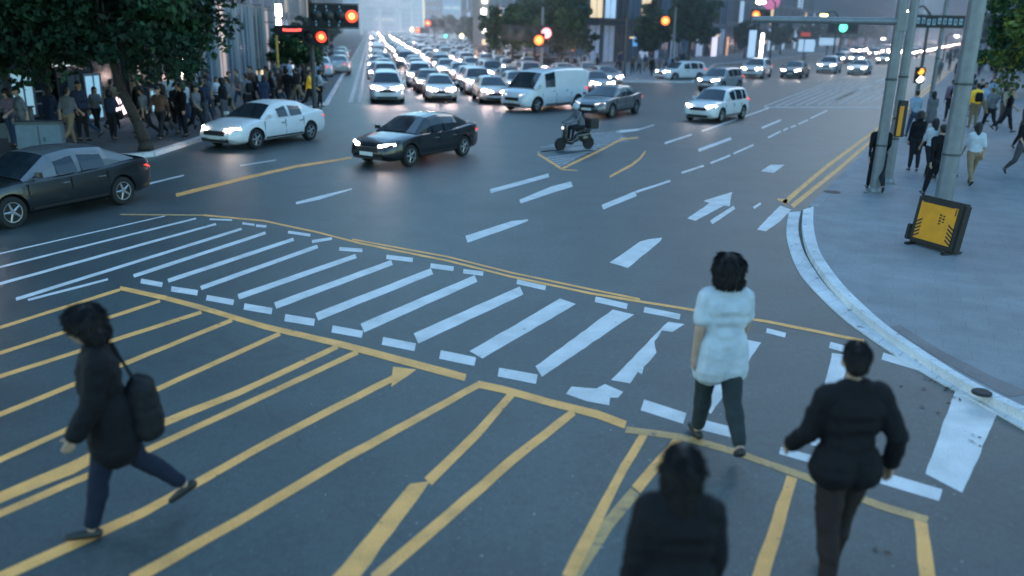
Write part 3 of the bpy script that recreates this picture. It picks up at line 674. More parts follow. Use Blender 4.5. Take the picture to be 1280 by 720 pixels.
def grow(prims, voxel, smooth=4, inflate=0, wr_amp=0, wseed=0, name='body', dec=None):
    bm = bmesh.new()
    for z, k, p0, r0, p1, r1 in prims: rc(bm, p0, max(r0+inflate, voxel*.8), p1, max(r1+inflate, voxel*.8))
    me = bpy.data.meshes.new(name); bm.to_mesh(me); bm.free(); fixn(me); o = link('tmp', me)
    md = o.modifiers.new('r', 'REMESH'); md.mode = 'VOXEL'; md.voxel_size = voxel; md.use_smooth_shade = True
    ms = o.modifiers.new('s', 'SMOOTH'); ms.factor = .5; ms.iterations = smooth
    if dec: d_ = o.modifiers.new('d', 'DECIMATE'); d_.ratio = dec
    bpy.context.view_layer.update(); dg = bpy.context.evaluated_depsgraph_get()
    m2 = bpy.data.meshes.new_from_object(o.evaluated_get(dg)); bpy.data.objects.remove(o); m2.name = name
    if wr_amp:
        nr = [v.normal.copy() for v in m2.vertices]
        for v, n_ in zip(m2.vertices, nr):
            q = v.co*7+Vector((wseed, 0, 0)); q.z *= 1.7
            a = .8*noise.fractal(q, 1, 2, 3)+1.1*(abs(noise.noise(Vector((v.co.x*6, v.co.y*6, v.co.z*13+wseed))))-.3)+.6*math.sin(v.co.z*38+6*noise.noise(v.co*5))*max(0, noise.noise(v.co*4+Vector((3, wseed, 1)))+.2)
            v.co += n_*wr_amp*a
    m2.polygons.foreach_set('use_smooth', [True]*len(m2.polygons)); return m2
SKIN = mat('skin', (.42, .27, .19), .55, var=.08, scale=12); HAIR = mat('dark_hair', (.012, .009, .008), .45, var=.3, scale=60, bump=.6, bscale=90)
def cloth(name, col, v=.12): return mat(name, col, .85, var=v, scale=9, bump=.25, bscale=220, spec=.25)
TOPS = {'white': cloth('white_cotton', (.50, .55, .60)), 'black': cloth('black_cloth', (.008, .008, .010)), 'grey': cloth('grey_cloth', (.14, .15, .17)), 'navy': cloth('navy_cloth', (.03, .045, .09)),
        'pale blue': cloth('pale_blue_cloth', (.26, .36, .48)), 'red': cloth('dull_red_cloth', (.14, .04, .04)), 'beige': cloth('beige_cloth', (.34, .28, .21)), 'brown': cloth('brown_cloth', (.10, .065, .05)), 'mauve': cloth('mauve_cloth', (.20, .15, .20))}
YVEST = mat('yellow_vest', (.85, .55, .03), .7, var=.08, scale=8, emis=(1, .6, .05), es=.12); TOPS['yellow'] = YVEST  # vest cloth brightened by a faint glow of its own
BOTS = {'dark': cloth('dark_trousers', (.018, .019, .024)), 'denim': cloth('blue_denim', (.04, .07, .13)), 'tan': cloth('tan_trousers', (.26, .19, .12)), 'grey': cloth('grey_trousers', (.10, .10, .11))}
SHOE = mat('dark_shoe', (.025, .022, .02), .5, var=.15, scale=12); SHOEW = mat('pale_shoe', (.5, .5, .5), .6, var=.1)
EYE = mat('eye', (.02, .015, .012), .2, var=.05); LIP = mat('lips', (.30, .13, .11), .5, var=.05); SOLE = mat('shoe_sole', (.3, .3, .3), .7, var=.1)
BAGM = cloth('black_bag', (.015, .015, .017))
# crowd figures: one continuous mesh, zones by nearest limb; hair is a child
ZI = {'skin': 0, 'finger': 0, 'forearm': 0, 'top': 1, 'sleeve': 1, 'bottom': 2, 'shoe': 3, 'bag': 4}
def crowd_mesh(kw, longsl, skirt=False):
    pr = skeleton(**kw); use = [p for p in pr if p[0] != 'hair']
    pr2 = []
    for z, k, p0, r0, p1, r1 in use:
        inf = {'top': .012, 'bottom': .01, 'sleeve': .01}.get(z, 0); pr2.append((z, k, p0, r0+inf, p1, r1+inf))
    m = grow(pr2, .024, 3, name='person', dec=.5)
    C = np.array([p.center[:] for p in m.polygons]); best = np.full(len(C), 9.); idx = np.zeros(len(C), int)
    for z, k, p0, r0, p1, r1 in pr2:
        a, b_ = np.array(p0), np.array(p1); ab = b_-a; t = np.clip(((C-a)@ab)/max(1e-9, ab@ab), 0, 1); d = np.linalg.norm(C-a-t[:, None]*ab, axis=1)-(r0+(r1-r0)*t)
        zi = ZI[z]
        if z == 'forearm' and longsl: zi = 1
        k_ = d < best; best[k_] = d[k_]; idx[k_] = zi
    for x in (SKIN, TOPS['grey'], BOTS['dark'], SHOE, BAGM): m.materials.append(x)
    m.polygons.foreach_set('material_index', idx.tolist()); m.update()
    hm_ = grow([p for p in pr if p[0] == 'hair'], .022, 2, name='hair', dec=.6); hm_.materials.append(HAIR)
    return m, hm_
CROWD = [crowd_mesh(kw, ls) for kw, ls in [
 (dict(h=1.74), True), (dict(h=1.62, fem=True, hair='long', tl=(-20, 26), kn=(28, 6), arm=(20, -20)), False), (dict(h=1.78, tl=(5, -3), kn=(3, 6), arm=(3, 8), elb=(10, 20), lean=1, bag='back'), True),
 (dict(h=1.60, fem=True, hair='bob', tl=(4, -5), kn=(2, 5), arm=(5, 30), elb=(10, 70), lean=2, bag='side'), True), (dict(h=1.72, tl=(20, -18), kn=(5, 35), arm=(-20, 15), elb=(20, 40)), False),
 (dict(h=1.65, fem=True, hair='long', coat=.28, tl=(15, -14), kn=(5, 20), arm=(-12, 14)), True)]]
def walker(p, face, top, bot, label, group, var=None, rnd=random, z=PZ, scale=1.0, name='person'):
    v = rnd.randrange(len(CROWD)) if var is None else var
    o = bpy.data.objects.new(name, CROWD[v][0]); COL.objects.link(o); o.location = (p[0], p[1], z); o.rotation_euler = (0, 0, math.atan2(-face[0], face[1])); o.scale = (scale,)*3
    for i, m_ in ((1, TOPS[top]), (2, BOTS[bot])): o.material_slots[i].link = 'OBJECT'; o.material_slots[i].material = m_
    hh = bpy.data.objects.new('hair', CROWD[v][1]); COL.objects.link(hh); hh.parent = o
    return tag(o, label, 'person', group)
rp = random.Random(11); tops = ['grey', 'black', 'navy', 'grey', 'pale blue', 'black', 'grey', 'brown', 'beige', 'mauve', 'navy', 'white', 'black']; bots = ['dark', 'dark', 'denim', 'grey', 'tan']
def crowd(pts, where, group, far=False, z=PZ):
    pts = sorted(pts, key=lambda p: p[0]/p[1])
    for i, p in enumerate(pts):
        t, b_ = rp.choice(tops), rp.choice(bots); a = rp.uniform(0, 6.28); 
        lab = f'person in a {t} top, one of the small distant crowd {where}' if far else f'person in {t} top and {b_} {"jeans" if b_ == "denim" else "trousers"}, {ORD[i]} in the crowd {where}'
        walker(p, (math.cos(a), math.sin(a)), t, b_, lab, group, rnd=rp, z=z, scale=rp.uniform(.93, 1.04))
def scatter(n, quad, mind=.6):
    A_, B_, C_, D_ = [G(*q, PZ) for q in quad]; out = []; tries = 0
    while len(out) < n and tries < 4000:
        tries += 1; u, v = rp.random(), rp.random(); p = A_.lerp(B_, u).lerp(D_.lerp(C_, u), v)
        if all((p-q).length > mind for q in out): out.append(p)
    return out
crowd(scatter(44, [(200,182),(405,126),(398,112),(215,150)]), 'by the entrance', 'people waiting on the left pavement')
crowd(scatter(12, [(15,192),(185,176),(190,158),(20,172)]), 'before the dark building', 'people passing the dark building')
crowd(scatter(28, [(395,113),(408,110),(420,72),(372,82)]), 'along the avenue trees', 'distant people on the left avenue pavement', far=True)
crowd(scatter(34, [(655,93),(860,98),(868,86),(660,84)]), 'before the storefront', 'people before the far storefront')
crowd(scatter(36, [(590,80),(655,90),(660,70),(580,62)]), 'beside the queue', 'distant people beside the queue', far=True)
crowd(scatter(16, [(1196,150),(1262,168),(1250,112),(1196,112)], .7), 'beyond the yellow vest', 'people further up the right pavement')
crowd(scatter(70, [(1158,112),(1240,128),(1225,60),(1192,60)], .5), 'up the right pavement', 'distant people on the right pavement', far=True)
gp = 'people walking on the right pavement'
for px, py, t, b_, v, f, lab in [
 (1092,240,'black','dark',0,(.2,1),'person in black with brown trousers standing half behind the tall pole'),
 (1140,214,'black','dark',3,(.1,1),'person in black carrying a bag left of the dark suit'),
 (1166,248,'black','dark',0,(.05,1),'person in a dark suit walking just left of the thick pole'),
 (1159,224,'white','dark',1,(0,1),'person in white shirt ahead of the dark suit'),
 (1178,226,'red','dark',4,(0,1),'person in red top hidden behind the thick pole'),
 (1211,232,'white','tan',1,(.2,1),'person in white shirt and tan trousers right of the thick pole'),
 (1139,172,'pale blue','denim',4,(0,1),'person in pale blue shirt near the signal box'),
 (1160,170,'grey','grey',5,(0,1),'person in long grey coat in front of the thin far pole'),
 (1184,152,'mauve','dark',2,(0,1),'person with a rucksack and mauve top behind the grey coat'),
 (1214,160,'yellow','tan',2,(0,1),'person in bright yellow vest among the walkers'),
 (1234,164,'grey','dark',0,(0,1),'person in grey shirt walking right beside the yellow vest'),
 (1272,224,'black','grey',4,(.1,-1),'person in black top under the right tree'),
 (1276,188,'brown','dark',5,(.1,-1),'person in brown coat behind the one in black under the tree'),
 (1240,196,'mauve','grey',1,(.1,-1),'person in mauve top walking past the tree')][:13]:
    walker(G(px, py, PZ), f, t, b_, lab, gp, var=v)
walker(G(401,134,PZ), (1, .2), 'white', 'dark', 'person in white shirt standing beside the kerb signal pole', 'people waiting on the left pavement', var=3)
walker(G(388,138,PZ), (1, .2), 'yellow', 'dark', 'person with a yellow vest touching the signal pole', 'people waiting on the left pavement', var=0)

# near people with separate garments
def near_person(px, head_y, face, kw, top, bot, label, top_inf=.018, short=False, wr=.009, seed=0, hem=0, shoe=None, bag=None):
    h = kw['h']; d = ray(px, head_y); t = (h-CAM_H)/d.z; loc = (d.x*t, d.y*t, 0)
    pr = skeleton(**kw)
    root = link('person', grow([p for p in pr if p[0] not in ('hair', 'bag', 'shoe')], .0085, 3, name='body'), loc=loc, rz=math.atan2(-face[0], face[1])); root.data.materials.append(SKIN)
    def child(nm, prims, m_, vox=.011, inf=.0, wa=0, sm=4):
        o = link(nm, grow(prims, vox, sm, inf, wa, seed, nm), root); o.data.materials.append(m_); return o
    tp = []
    for z, k, p0, r0, p1, r1 in pr:
        if z == 'top': tp.append((z, k, p0, r0, p1, r1))
        if z == 'sleeve': tp.append((z, k, p0, r0, p0.lerp(p1, .62) if short else p1, r1*(1.18 if short else 1.05)))
        if z == 'forearm' and not short: tp.append((z, k, p0, r0*1.04, p0.lerp(p1, .93), r1*1.15))
    s_ = h/1.75
    if hem: tp += [('top', 'c', Vector((sx*.075, 0, 1.0))*s_, .122*s_, Vector((sx*.085, -.005, .97-hem))*s_, .138*s_) for sx in (-1, 1)]
    child('shirt' if short else 'jacket', tp, top, inf=top_inf, wa=wr)
    bt = [(z, k, p0, r0, p1, r1*1.06) for z, k, p0, r0, p1, r1 in pr if z == 'bottom']
    child('trousers', bt, bot, inf=.016, wa=wr*.9)
    for i in range(2):
        child('shoe', [p for p in pr if p[0] == 'shoe'][i*2:i*2+2], shoe or SHOE, .009)
    ho = child('hair', [p for p in pr if p[0] == 'hair'], HAIR, .010, 0, .0035, 2); hm_ = ho.data; r9 = random.Random(seed)
    V9 = [tuple(v.co) for v in hm_.vertices]; F9 = [tuple(p.vertices) for p in hm_.polygons]; ps = list(hm_.polygons)
    for _ in range(2600):
        p_ = r9.choice(ps); n_ = p_.normal; c_ = p_.center; dn = Vector((0, 0, -1)); dn = (dn-n_*dn.dot(n_)); dn = dn.normalized() if dn.length > .2 else Vector((r9.uniform(-1, 1), -1, 0)).normalized()
        d_ = (dn+n_*r9.uniform(.02, .35)+Vector((r9.uniform(-.3, .3), r9.uniform(-.3, .3), 0))).normalized(); l_ = r9.uniform(.03, .075)*(.45 if kw.get('hair', 'short') == 'short' else 1); sd_ = d_.cross(n_).normalized()*.0022; k_ = len(V9)
        a_ = c_-n_*.002; V9 += [tuple(a_-sd_), tuple(a_+sd_), tuple(a_+d_*l_*.6+n_*.006+sd_), tuple(a_+d_*l_), tuple(a_+d_*l_*.6+n_*.006-sd_)]; F9.append((k_, k_+1, k_+2, k_+3, k_+4))
    nm_ = bpy.data.meshes.new('hair'); nm_.from_pydata(V9, [], F9); nm_.materials.append(HAIR); nm_.polygons.foreach_set('use_smooth', [True]*len(F9)); ho.data = nm_
    if [p for p in pr if p[0] == 'bag']: child('bag', [p for p in pr if p[0] == 'bag'], BAGM, wa=.008)
    # face
    hd = [p for p in pr if p[0] == 'skin' and abs(p[3]-.083*s_*kw.get('fat', 1)) < 1e-4][0]; c0_ = hd[2]; 
    hy = Matrix.Rotation(R(kw.get('headyaw', 0)), 3, 'Z') @ Matrix.Rotation(R(-kw.get('headpitch', 0)), 3, 'X')
    for sx in (-1, 1):
        e = MB(); q = c0_+hy @ Vector((sx*.030, .093, -.015)); e.lathe([(.002, -.006), (.010, -.003), (.012, 0), (.010, .003), (.002, .006)], 'Y', 10, q); build('eye', e, EYE, root, smooth=True)
    e = MB(); e.box(c0_+hy @ Vector((0, .098, -.078)), (.045, .014, .012)); build('mouth', e, LIP, root, bevel=.003)
    return tag(root, label, 'person')
near_person(913, 325, (-.10, 1), dict(h=1.80, fem=True, hair='bob', tl=(14, -20), kn=(5, 22), arm=(-10, 12), elb=(10, 14), abd=(13, 12), lean=3, fat=1.08), TOPS['white'], cloth('dark_green_trousers', (.03, .04, .042)),
   'person with dark bobbed hair in a loose white shirt walking away over the crossing', top_inf=.034, short=True, wr=.0042, seed=1, hem=.20)
near_person(1079, 439, (-.12, 1), dict(h=1.78, tl=(-6, 14), kn=(10, 6), arm=(10, -22), elb=(35, 40), abd=(12, 20), lean=5, fat=1.0, headyaw=-12), TOPS['black'], cloth('dark_brown_trousers', (.03, .02, .019)),
   'person in a bulky black jacket with elbows out walking away near the wide white stripe', top_inf=.026, wr=.008, seed=4, hem=.03)
near_person(857, 563, (.05, 1), dict(h=1.70, fem=True, hair='long', tl=(20, -20), kn=(5, 25), arm=(-8, 8), elb=(15, 20), abd=(12, 12), lean=3, fat=1.0), TOPS['black'], BOTS['dark'],
   'person in black coat seen from behind, cut off by the lower edge', top_inf=.03, wr=.009, seed=7, hem=.2)
near_person(120, 385, (-.90, -.42), dict(h=1.76, tl=(17, -20), kn=(4, 26), arm=(12, -12), elb=(20, 25), abd=(8, 10), lean=6, hair='bob', bag='low', fat=1.0, headpitch=12), TOPS['black'], cloth('dark_navy_trousers', (.012, .018, .035)),
   'person in black with a big black bag striding across the yellow hatching', top_inf=.04, wr=.008, seed=9, hem=.25)
# ------------------------------------------------------------------ trees
BARK = mat('tree_bark', (.045, .036, .03), .9, var=.35, scale=14, bump=.7, bscale=30)
def leafmat(n, c, tr=.25):
    m = mat(n, c, .6, var=.25, scale=1.5, spec=.2); return m
LD, LM_, LL = leafmat('dark_leaf', (.013, .036, .020)), leafmat('mid_leaf', (.028, .075, .034)), leafmat('light_leaf', (.06, .12, .045))
LY = leafmat('lit_yellow_leaf', (.24, .26, .05)); LY2 = leafmat('olive_leaf', (.10, .15, .04))  # light on the leaves put into the yellow colour
def crown_mesh(rx, rz, nclump, nleaf, size, seed, mats, droop=.3):
    r = np.random.RandomState(seed); V_, F_, M_ = [], [], []
    cl = []
    while len(cl) < nclump:
        p = r.uniform(-1, 1, 3); l = np.linalg.norm(p)
        if l > 1 or l < .25: continue
        if p[2] < -.75: continue
        lump = 1+.22*math.sin(p[0]*5+seed)+.15*math.sin(p[1]*7+p[2]*4+seed)
        cl.append(p*np.array([rx, rx, rz])*lump)
    for c in cl:
        cr = rx*r.uniform(.13, .27); k = int(nleaf*r.uniform(.6, 1.4))
        hgt = c[2]/rz; 
        d = r.normal(size=(k, 3)); d /= np.linalg.norm(d, axis=1)[:, None]; rad = cr*r.uniform(.25, 1, k)**.5
        P_ = c+d*rad[:, None]*np.array([1, 1, .75])
        a = r.normal(size=(k, 3)); a[:, 2] -= droop; a /= np.linalg.norm(a, axis=1)[:, None]; b_ = np.cross(a, r.normal(size=(k, 3))); b_ /= np.linalg.norm(b_, axis=1)[:, None]
        s = size*r.uniform(.6, 1.3, k)[:, None]
        o = len(V_); q = np.stack([P_-a*s*.6, P_+b_*s*.34, P_+a*s*.6, P_-b_*s*.34], 1).reshape(-1, 3)
        V_ += q.tolist(); F_ += [(o+4*i, o+4*i+1, o+4*i+2, o+4*i+3) for i in range(k)]
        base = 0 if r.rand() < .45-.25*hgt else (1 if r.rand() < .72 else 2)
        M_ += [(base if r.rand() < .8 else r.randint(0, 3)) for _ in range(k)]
    me = bpy.data.meshes.new('crown'); me.from_pydata(V_, [], F_)
    for m in mats: me.materials.append(m)
    me.polygons.foreach_set('material_index', M_); me.update(); return me
def trunk_mesh(hh, r0, rx, seed, lean=(0, 0)):
    rr = random.Random(seed); mb = MB()
    top = Vector((lean[0], lean[1], hh)); pts = [Vector((0, 0, 0)).lerp(top, t)+Vector((rr.uniform(-.06, .06), rr.uniform(-.06, .06), 0))*(t > 0) for t in (0, .08, .3, .6, 1)]
    mb.tube(pts, [r0*1.5, r0*1.1, r0*.95, r0*.85, r0*.7], 10)
    def br(p, d, l, r, dep):
        q = p+d*l*.5+Vector((rr.uniform(-.1, .1), rr.uniform(-.1, .1), .05))*l; e = q+(d+Vector((0, 0, .25))).normalized()*l*.5
        mb.tube([p, q, e], [r, r*.75, r*.5], 6)
        if dep:
            for _ in range(3):
                dd = (d+Vector((rr.uniform(-.8, .8), rr.uniform(-.8, .8), rr.uniform(-.1, .7)))).normalized(); br(e if rr.random() < .6 else q, dd, l*.65, r*.5, dep-1)
    for i in range(5):
        a = i*1.26+rr.uniform(-.3, .3); br(pts[-1]-Vector((0, 0, hh*.12*rr.random())), Vector((math.cos(a), math.sin(a), .75)).normalized(), rx*.6, r0*.5, 2)
    return mb
TP = {}
def tree(key, loc, label, cat='tree', group=None, rz=0, sc_=1.0):
    if key not in TP:
        hh, r0, rx, rz_, ncl, nl, sz, seed, ms, cz, lean = TREES[key]
        tm = trunk_mesh(hh, r0, rx, seed, lean).mesh('trunk', BARK); fixn(tm); tm.polygons.foreach_set('use_smooth', [True]*len(tm.polygons))
        TP[key] = (tm, crown_mesh(rx, rz_, ncl, nl, sz, seed, ms), cz, lean)
    tm, cm, cz, lean = TP[key]; r = empty('tree', (loc[0], loc[1], loc[2]), rz); r.scale = (sc_,)*3
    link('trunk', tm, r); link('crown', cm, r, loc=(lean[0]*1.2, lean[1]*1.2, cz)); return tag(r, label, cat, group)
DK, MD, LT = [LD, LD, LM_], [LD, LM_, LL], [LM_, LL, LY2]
TREES = {
 'near': (2.9, .17, 3.1, 2.6, 260, 90, .20, 5, DK, 4.6, (-.85, .1)),
 'near2': (3.2, .17, 3.4, 3.0, 240, 80, .2, 8, DK, 5.0, (.2, .1)),
 'mid': (3.2, .2, 3.2, 2.6, 150, 60, .38, 12, [LD, LM_, LL], 5.2, (.1, 0)),
 'mid2': (2.8, .2, 3.0, 3.1, 150, 60, .36, 15, MD, 5.3, (-.1, 0)),
 'far': (2.8, .25, 3.6, 3.2, 70, 36, .75, 21, [LD, LD, LM_], 5.4, (0, 0)),
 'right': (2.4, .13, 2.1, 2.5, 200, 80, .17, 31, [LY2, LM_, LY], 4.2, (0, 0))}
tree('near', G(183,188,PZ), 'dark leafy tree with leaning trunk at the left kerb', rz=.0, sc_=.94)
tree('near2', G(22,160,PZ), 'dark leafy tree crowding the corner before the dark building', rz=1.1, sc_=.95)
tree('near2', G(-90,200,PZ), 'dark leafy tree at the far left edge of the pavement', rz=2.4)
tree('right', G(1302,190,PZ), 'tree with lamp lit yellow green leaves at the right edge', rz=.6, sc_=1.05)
tg = 'trees around the far corner'
for key, px, py, D_, s_, lab in [
 ('mid', 640,92,0,.68,'dark round tree nearest the end of the headlight queue'), ('mid2', 702,92,0,.74,'dark tall tree behind the white van'), ('mid', 668,84,0,.8,'dark tree filling the gap behind the centre signal pole'),
 ('mid2', 815,86,0,.70,'green tree left of the slim pole before the storefront'), ('mid2', 860,80,0,1.0,'bright green fork trunked tree right of the amber signal')]:
    tree(key, G(px, py, PZ), lab, group=tg, rz=px*.37, sc_=s_)
for i, (px, py) in enumerate([(372,112),(380,92),(390,82),(398,72),(404,66)]):
    tree('mid' if i < 2 else 'far', G(px, py, PZ), f'dark tree in the left avenue row, {ORD[i]} from the junction', group='left avenue trees', rz=i*1.3, sc_=[.42, .42, .5, .5, .55][i])
for i, (px, py) in enumerate([(620,72),(600,64),(585,58),(572,54),(560,51),(548,48)]):
    tree('far', G(px, py, PZ), f'dark tree in the row beyond the queue, {ORD[i]} from the corner', group='trees beyond the queue', rz=i*1.7, sc_=[.6, .6, .62, .7, .75, .8][i])
for i, (px, py) in enumerate([(930,73),(975,68),(1010,64),(1035,61),(1060,59),(1080,57),(1098,55.5)]):
    tree('far', G(px, py, PZ), f'street tree before the glass blocks, {ORD[i]} along the far right avenue', group='far right avenue trees', rz=i*1.1, sc_=[.6, .65, .7, .75, .8, .9, .9][i])
for i, (px, py) in enumerate([(1262,118),(1248,88),(1238,72),(1232,64)]):
    tree('mid2' if i < 2 else 'far', G(px, py, PZ), f'green tree over the crowded pavement, {ORD[i]} beyond the lit tree', group='right pavement trees', rz=i*2.1, sc_=[.62, .8, .9, 1][i])

# ------------------------------------------------------------------ poles and signals
STEEL = mat('galvanised_steel', (.20, .22, .24), .45, metal=.35, var=.12, scale=5, bump=.1); STEELD = mat('dark_steel', (.06, .07, .075), .5, var=.15, scale=5)
HOUS = mat('signal_housing', (.015, .016, .018), .5, var=.15, scale=8); YPL = mat('amber_panel', (.74, .29, .01), .5, var=.1, scale=4)
RED = mat('red_signal_lens', (.8, .05, .02), .3, var=.02, emis=(1, .06, .025), es=3); REDC = mat('red_signal_core', (.9, .3, .1), .3, var=.02, emis=(1, .40, .10), es=4)
AMB = mat('amber_signal_lens', (.8, .3, .02), .3, var=.02, emis=(1, .17, .03), es=3); GRN = mat('green_signal_lens', (.05, .7, .4), .3, var=.02, emis=(.12, 1, .62), es=3)
PED = mat('pedestrian_lens', (.9, .5, .1), .3, var=.02, emis=(1, .36, .04), es=2.2)
OFFL = mat('unlit_lens', (.02, .025, .025), .25, var=.1); LAMPW = mat('lamp_white', (.9, .9, .9), .3, var=.02, emis=(1, .93, .82), es=14); LAMPY = mat('lamp_yellow', (.9, .8, .5), .3, var=.02, emis=(1, .78, .25), es=8)
def signal(name, c, n, lit, label, lensr=.15, horiz=True, back=True, group='traffic signals', face=None, visor=True):
    """housing facing the camera side (-Y), lens index lit = {i: material}"""
    r = empty(name, c, face or math.atan2(-c[0], c[1])*-1*0); wd = n*lensr*2.5; h = MB()
    if horiz: h.box((0, .08, 0), (wd, .18, lensr*2.9))
    else: h.box((0, .08, 0), (lensr*2.9, .18, wd))
    build('housing', h, HOUS, r, bevel=.02)
    for i in range(n):
        off = (i-(n-1)/2)*lensr*2.45; p = (off, -.02, 0) if horiz else (0, -.02, off)
        l = MB(); l.lathe([(lensr, .02), (lensr, 0), (lensr*.7, -.025), (.01, -.035)], 'Y', 20, p); lo = build('lens', l, lit.get(i, OFFL), r, smooth=True)
        if i in lit and lit[i] in (RED, AMB): l = MB(); l.lathe([(lensr*.5, .0), (lensr*.35, -.03), (.01, -.045)], 'Y', 14, (p[0], p[1]-.02, p[2])); build('lamp_core', l, REDC, lo, smooth=True)
        if visor:
            v = MB(); k = 14
            for q in range(k):
                a0, a1 = math.pi*(-.05+1.1*q/k), math.pi*(-.05+1.1*(q+1)/k); rr_ = lensr*1.08
                for rad in (rr_,):
                    v.add([(p[0]+rad*math.cos(a0), -.01, p[2]+rad*math.sin(a0)), (p[0]+rad*math.cos(a1), -.01, p[2]+rad*math.sin(a1)), (p[0]+rad*math.cos(a1), -.20, p[2]+rad*math.sin(a1)), (p[0]+rad*math.cos(a0), -.20, p[2]+rad*math.sin(a0))], [(0, 1, 2, 3)])
            build('visor', v, HOUS, r)
    return tag(r, label, 'traffic signal', group)
def pole(bpx, bpy_, top_z, r0, r1, label, arm=None, m=STEEL, base_z=PZ, name='signal_pole', cat='pole', group=None, sleeve=True):
    b = G(bpx, bpy_, base_z); e = empty(name, b)
    s = MB(); s.cyl((0, 0, 0), (0, 0, top_z), r0, r1, 20); build('shaft', s, m, e, smooth=True)
    f = MB(); f.lathe([(r0*1.9, 0), (r0*1.9, .03), (r0*1.35, .04), (r0*1.2, .12), (r0*1.02, .14)], 'Z', 20)
    for q in range(4): a = q*math.pi/2+.5; f.cyl((math.cos(a)*r0*1.62, math.sin(a)*r0*1.62, .03), (math.cos(a)*r0*1.62, math.sin(a)*r0*1.62, .075), .02, n=6)
    build('base_plate', f, m, e)
    if sleeve:
        c = MB(); 
        for zz in (1.1, 2.6): c.cyl((0, 0, zz), (0, 0, zz+.05), r0*1.04, r0*1.04, 20)
        build('collar', c, STEELD, e, smooth=True)
    if arm:
        a = MB(); a.cyl(arm[0], arm[1], arm[2], arm[2]*.8, 12); a.cyl(Vector(arm[0])-Vector((0, 0, .25)), Vector(arm[0])+Vector((0, 0, .25)), r0*1.15, n=16)
        build('arm', a, m, e, smooth=True)
    return tag(e, label, cat, group), b
# right side
z24 = lambda b, py: W(640, py, b.y).z
P1, b1 = pole(1093, 241, 9.5, .125, .10, 'tall grey pole nearest the yellow kerb lines, with a long arm', name='signal_pole')
bb = b1; A0 = W(1127, 27, b1.y); A1 = W(940, 24, b1.y)
a = MB(); a.cyl(A0-b1, A1-b1, .085, .07, 14); a.cyl(A0-b1-Vector((0,0,.2)), A0-b1+Vector((0,0,.2)), .15, n=16); build('arm', a, STEEL, P1, smooth=True)
P2, b2 = pole(1109, 229, 9.5, .115, .09, 'tall grey pole right behind the one with the long arm')
P3, b3 = pole(1178, 256, 10.5, .19, .15, 'thick grey pole rising behind the yellow hazard board')
P4, b4 = pole(1160, 146, 9, .10, .08, 'thin grey pole further up the right pavement')
a = MB(); q0 = W(1183, 25, b4.y); q1 = W(1146, 24, b4.y); a.cyl(q0-b4+Vector((.8,0,0)), q1-b4-Vector((.1,0,0)), .06, n=10); build('arm', a, STEEL, P4)
q = W(1172, 27, b4.y); s = MB(); s.box((0, 0, 0), (2.3, .08, .55)); sg = empty('hanging_sign', q+Vector((0, -.12, 0))); build('panel', s, HOUS, sg, bevel=.02)
s = MB(); rr2 = random.Random(2)
for i in range(9): s.box((-.95+i*.24, -.045, rr2.uniform(-.03,.03)), (.14, .012, .26)); 
for i in range(9): s.box((-.95+i*.24, -.052, 0), (.05, .012, .08+.08*(i % 2)), mi=1)
build('marks', s, [mat('sign_mark', (.30, .42, .5), .6, var=.05), HOUS], sg); tag(sg, 'dark overhead sign with pale marks on the thin far pole', 'sign')
# control boxes on P2
cb = empty('push_button_box', b2+Vector((.0, -.14, 0))); zt, zb_ = W(1122, 131, b2.y).z, W(1119, 176, b2.y).z
xx = W(1121, 152, b2.y).x-b2.x
s = MB(); s.box((xx+.02, -.02, (zt+zb_)/2), (.20, .16, zt-zb_)); build('housing', s, HOUS, cb, bevel=.015)
s = MB(); s.box((xx-.03, -.108, (zt+zb_)/2-.05), (.10, .015, (zt-zb_)*.82)); build('panel', s, YPL, cb)
s = MB(); s.cyl((xx-.14, .06, (zt+zb_)/2), (xx+.02, 0, (zt+zb_)/2), .02); build('bracket', s, STEELD, cb)
tag(cb, 'tall narrow black and amber box fixed to the second pole', 'signal box')
# pedestrian signal on a small post
b5 = G(1140, 148, PZ); e = empty('post', b5); s = MB(); s.cyl((0, 0, 0), (0, 0, W(1150, 104, b5.y).z), .045, n=12); build('shaft', s, STEEL, e, smooth=True)
s = MB(); s.lathe([(.1, 0), (.1, .02), (.055, .06)], 'Z', 12); build('base_plate', s, STEEL, e); tag(e, 'slim post carrying the amber and white pedestrian signal', 'post')
c = W(1149, 94, b5.y); ps = signal('pedestrian_signal', c+Vector((0, -.1, 0)), 2, {1: PED, 0: LAMPW}, 'small two lamp signal glowing amber over white on the right pavement', .14, horiz=False, group=None)
# left signal pole
P5, b6 = pole(394, 142, 5.9, .10, .08, 'dark signal pole on the left kerb below the long dark signal', m=STEELD, sleeve=False)
p = W(418, 20, b6.y); s = empty('overhead_signal', p+Vector((0, -.12, 0)))
wd = W(448, 20, b6.y).x-W(388, 20, b6.y).x; hh = W(418, 6, b6.y).z-W(418, 34, b6.y).z
h = MB(); h.box((0, .1, 0), (wd, .24, hh)); h.box((0, .1, hh/2+.03), (wd*1.03, .3, .04)); h.box((0, .1, -hh/2-.03), (wd*1.03, .3, .04)); build('housing', h, HOUS, s, bevel=.02)
for i in range(4):
    l = MB(); rr_ = .24; x = -wd/2+wd*(i+.5)/4
    l.lathe([(rr_, .02), (rr_, -.02), (rr_*.7, -.05), (.01, -.06)], 'Y', 22, (x, 0, 0)); build('lens', l, RED if i == 3 else OFFL, s, smooth=True)
    if i == 3: l = MB(); l.lathe([(.15, .0), (.1, -.05), (.01, -.075)], 'Y', 16, (x, -.03, 0)); build('lamp_core', l, REDC, s, smooth=True)
    if i < 3: l = MB(); [l.box((x+rr2.uniform(-.05, .05), -.03, -.35+k*.14), (.06, .02, .09)) for k in range(6)]; build('marks', l, mat('sign_mark', (.3, .42, .5)), s)
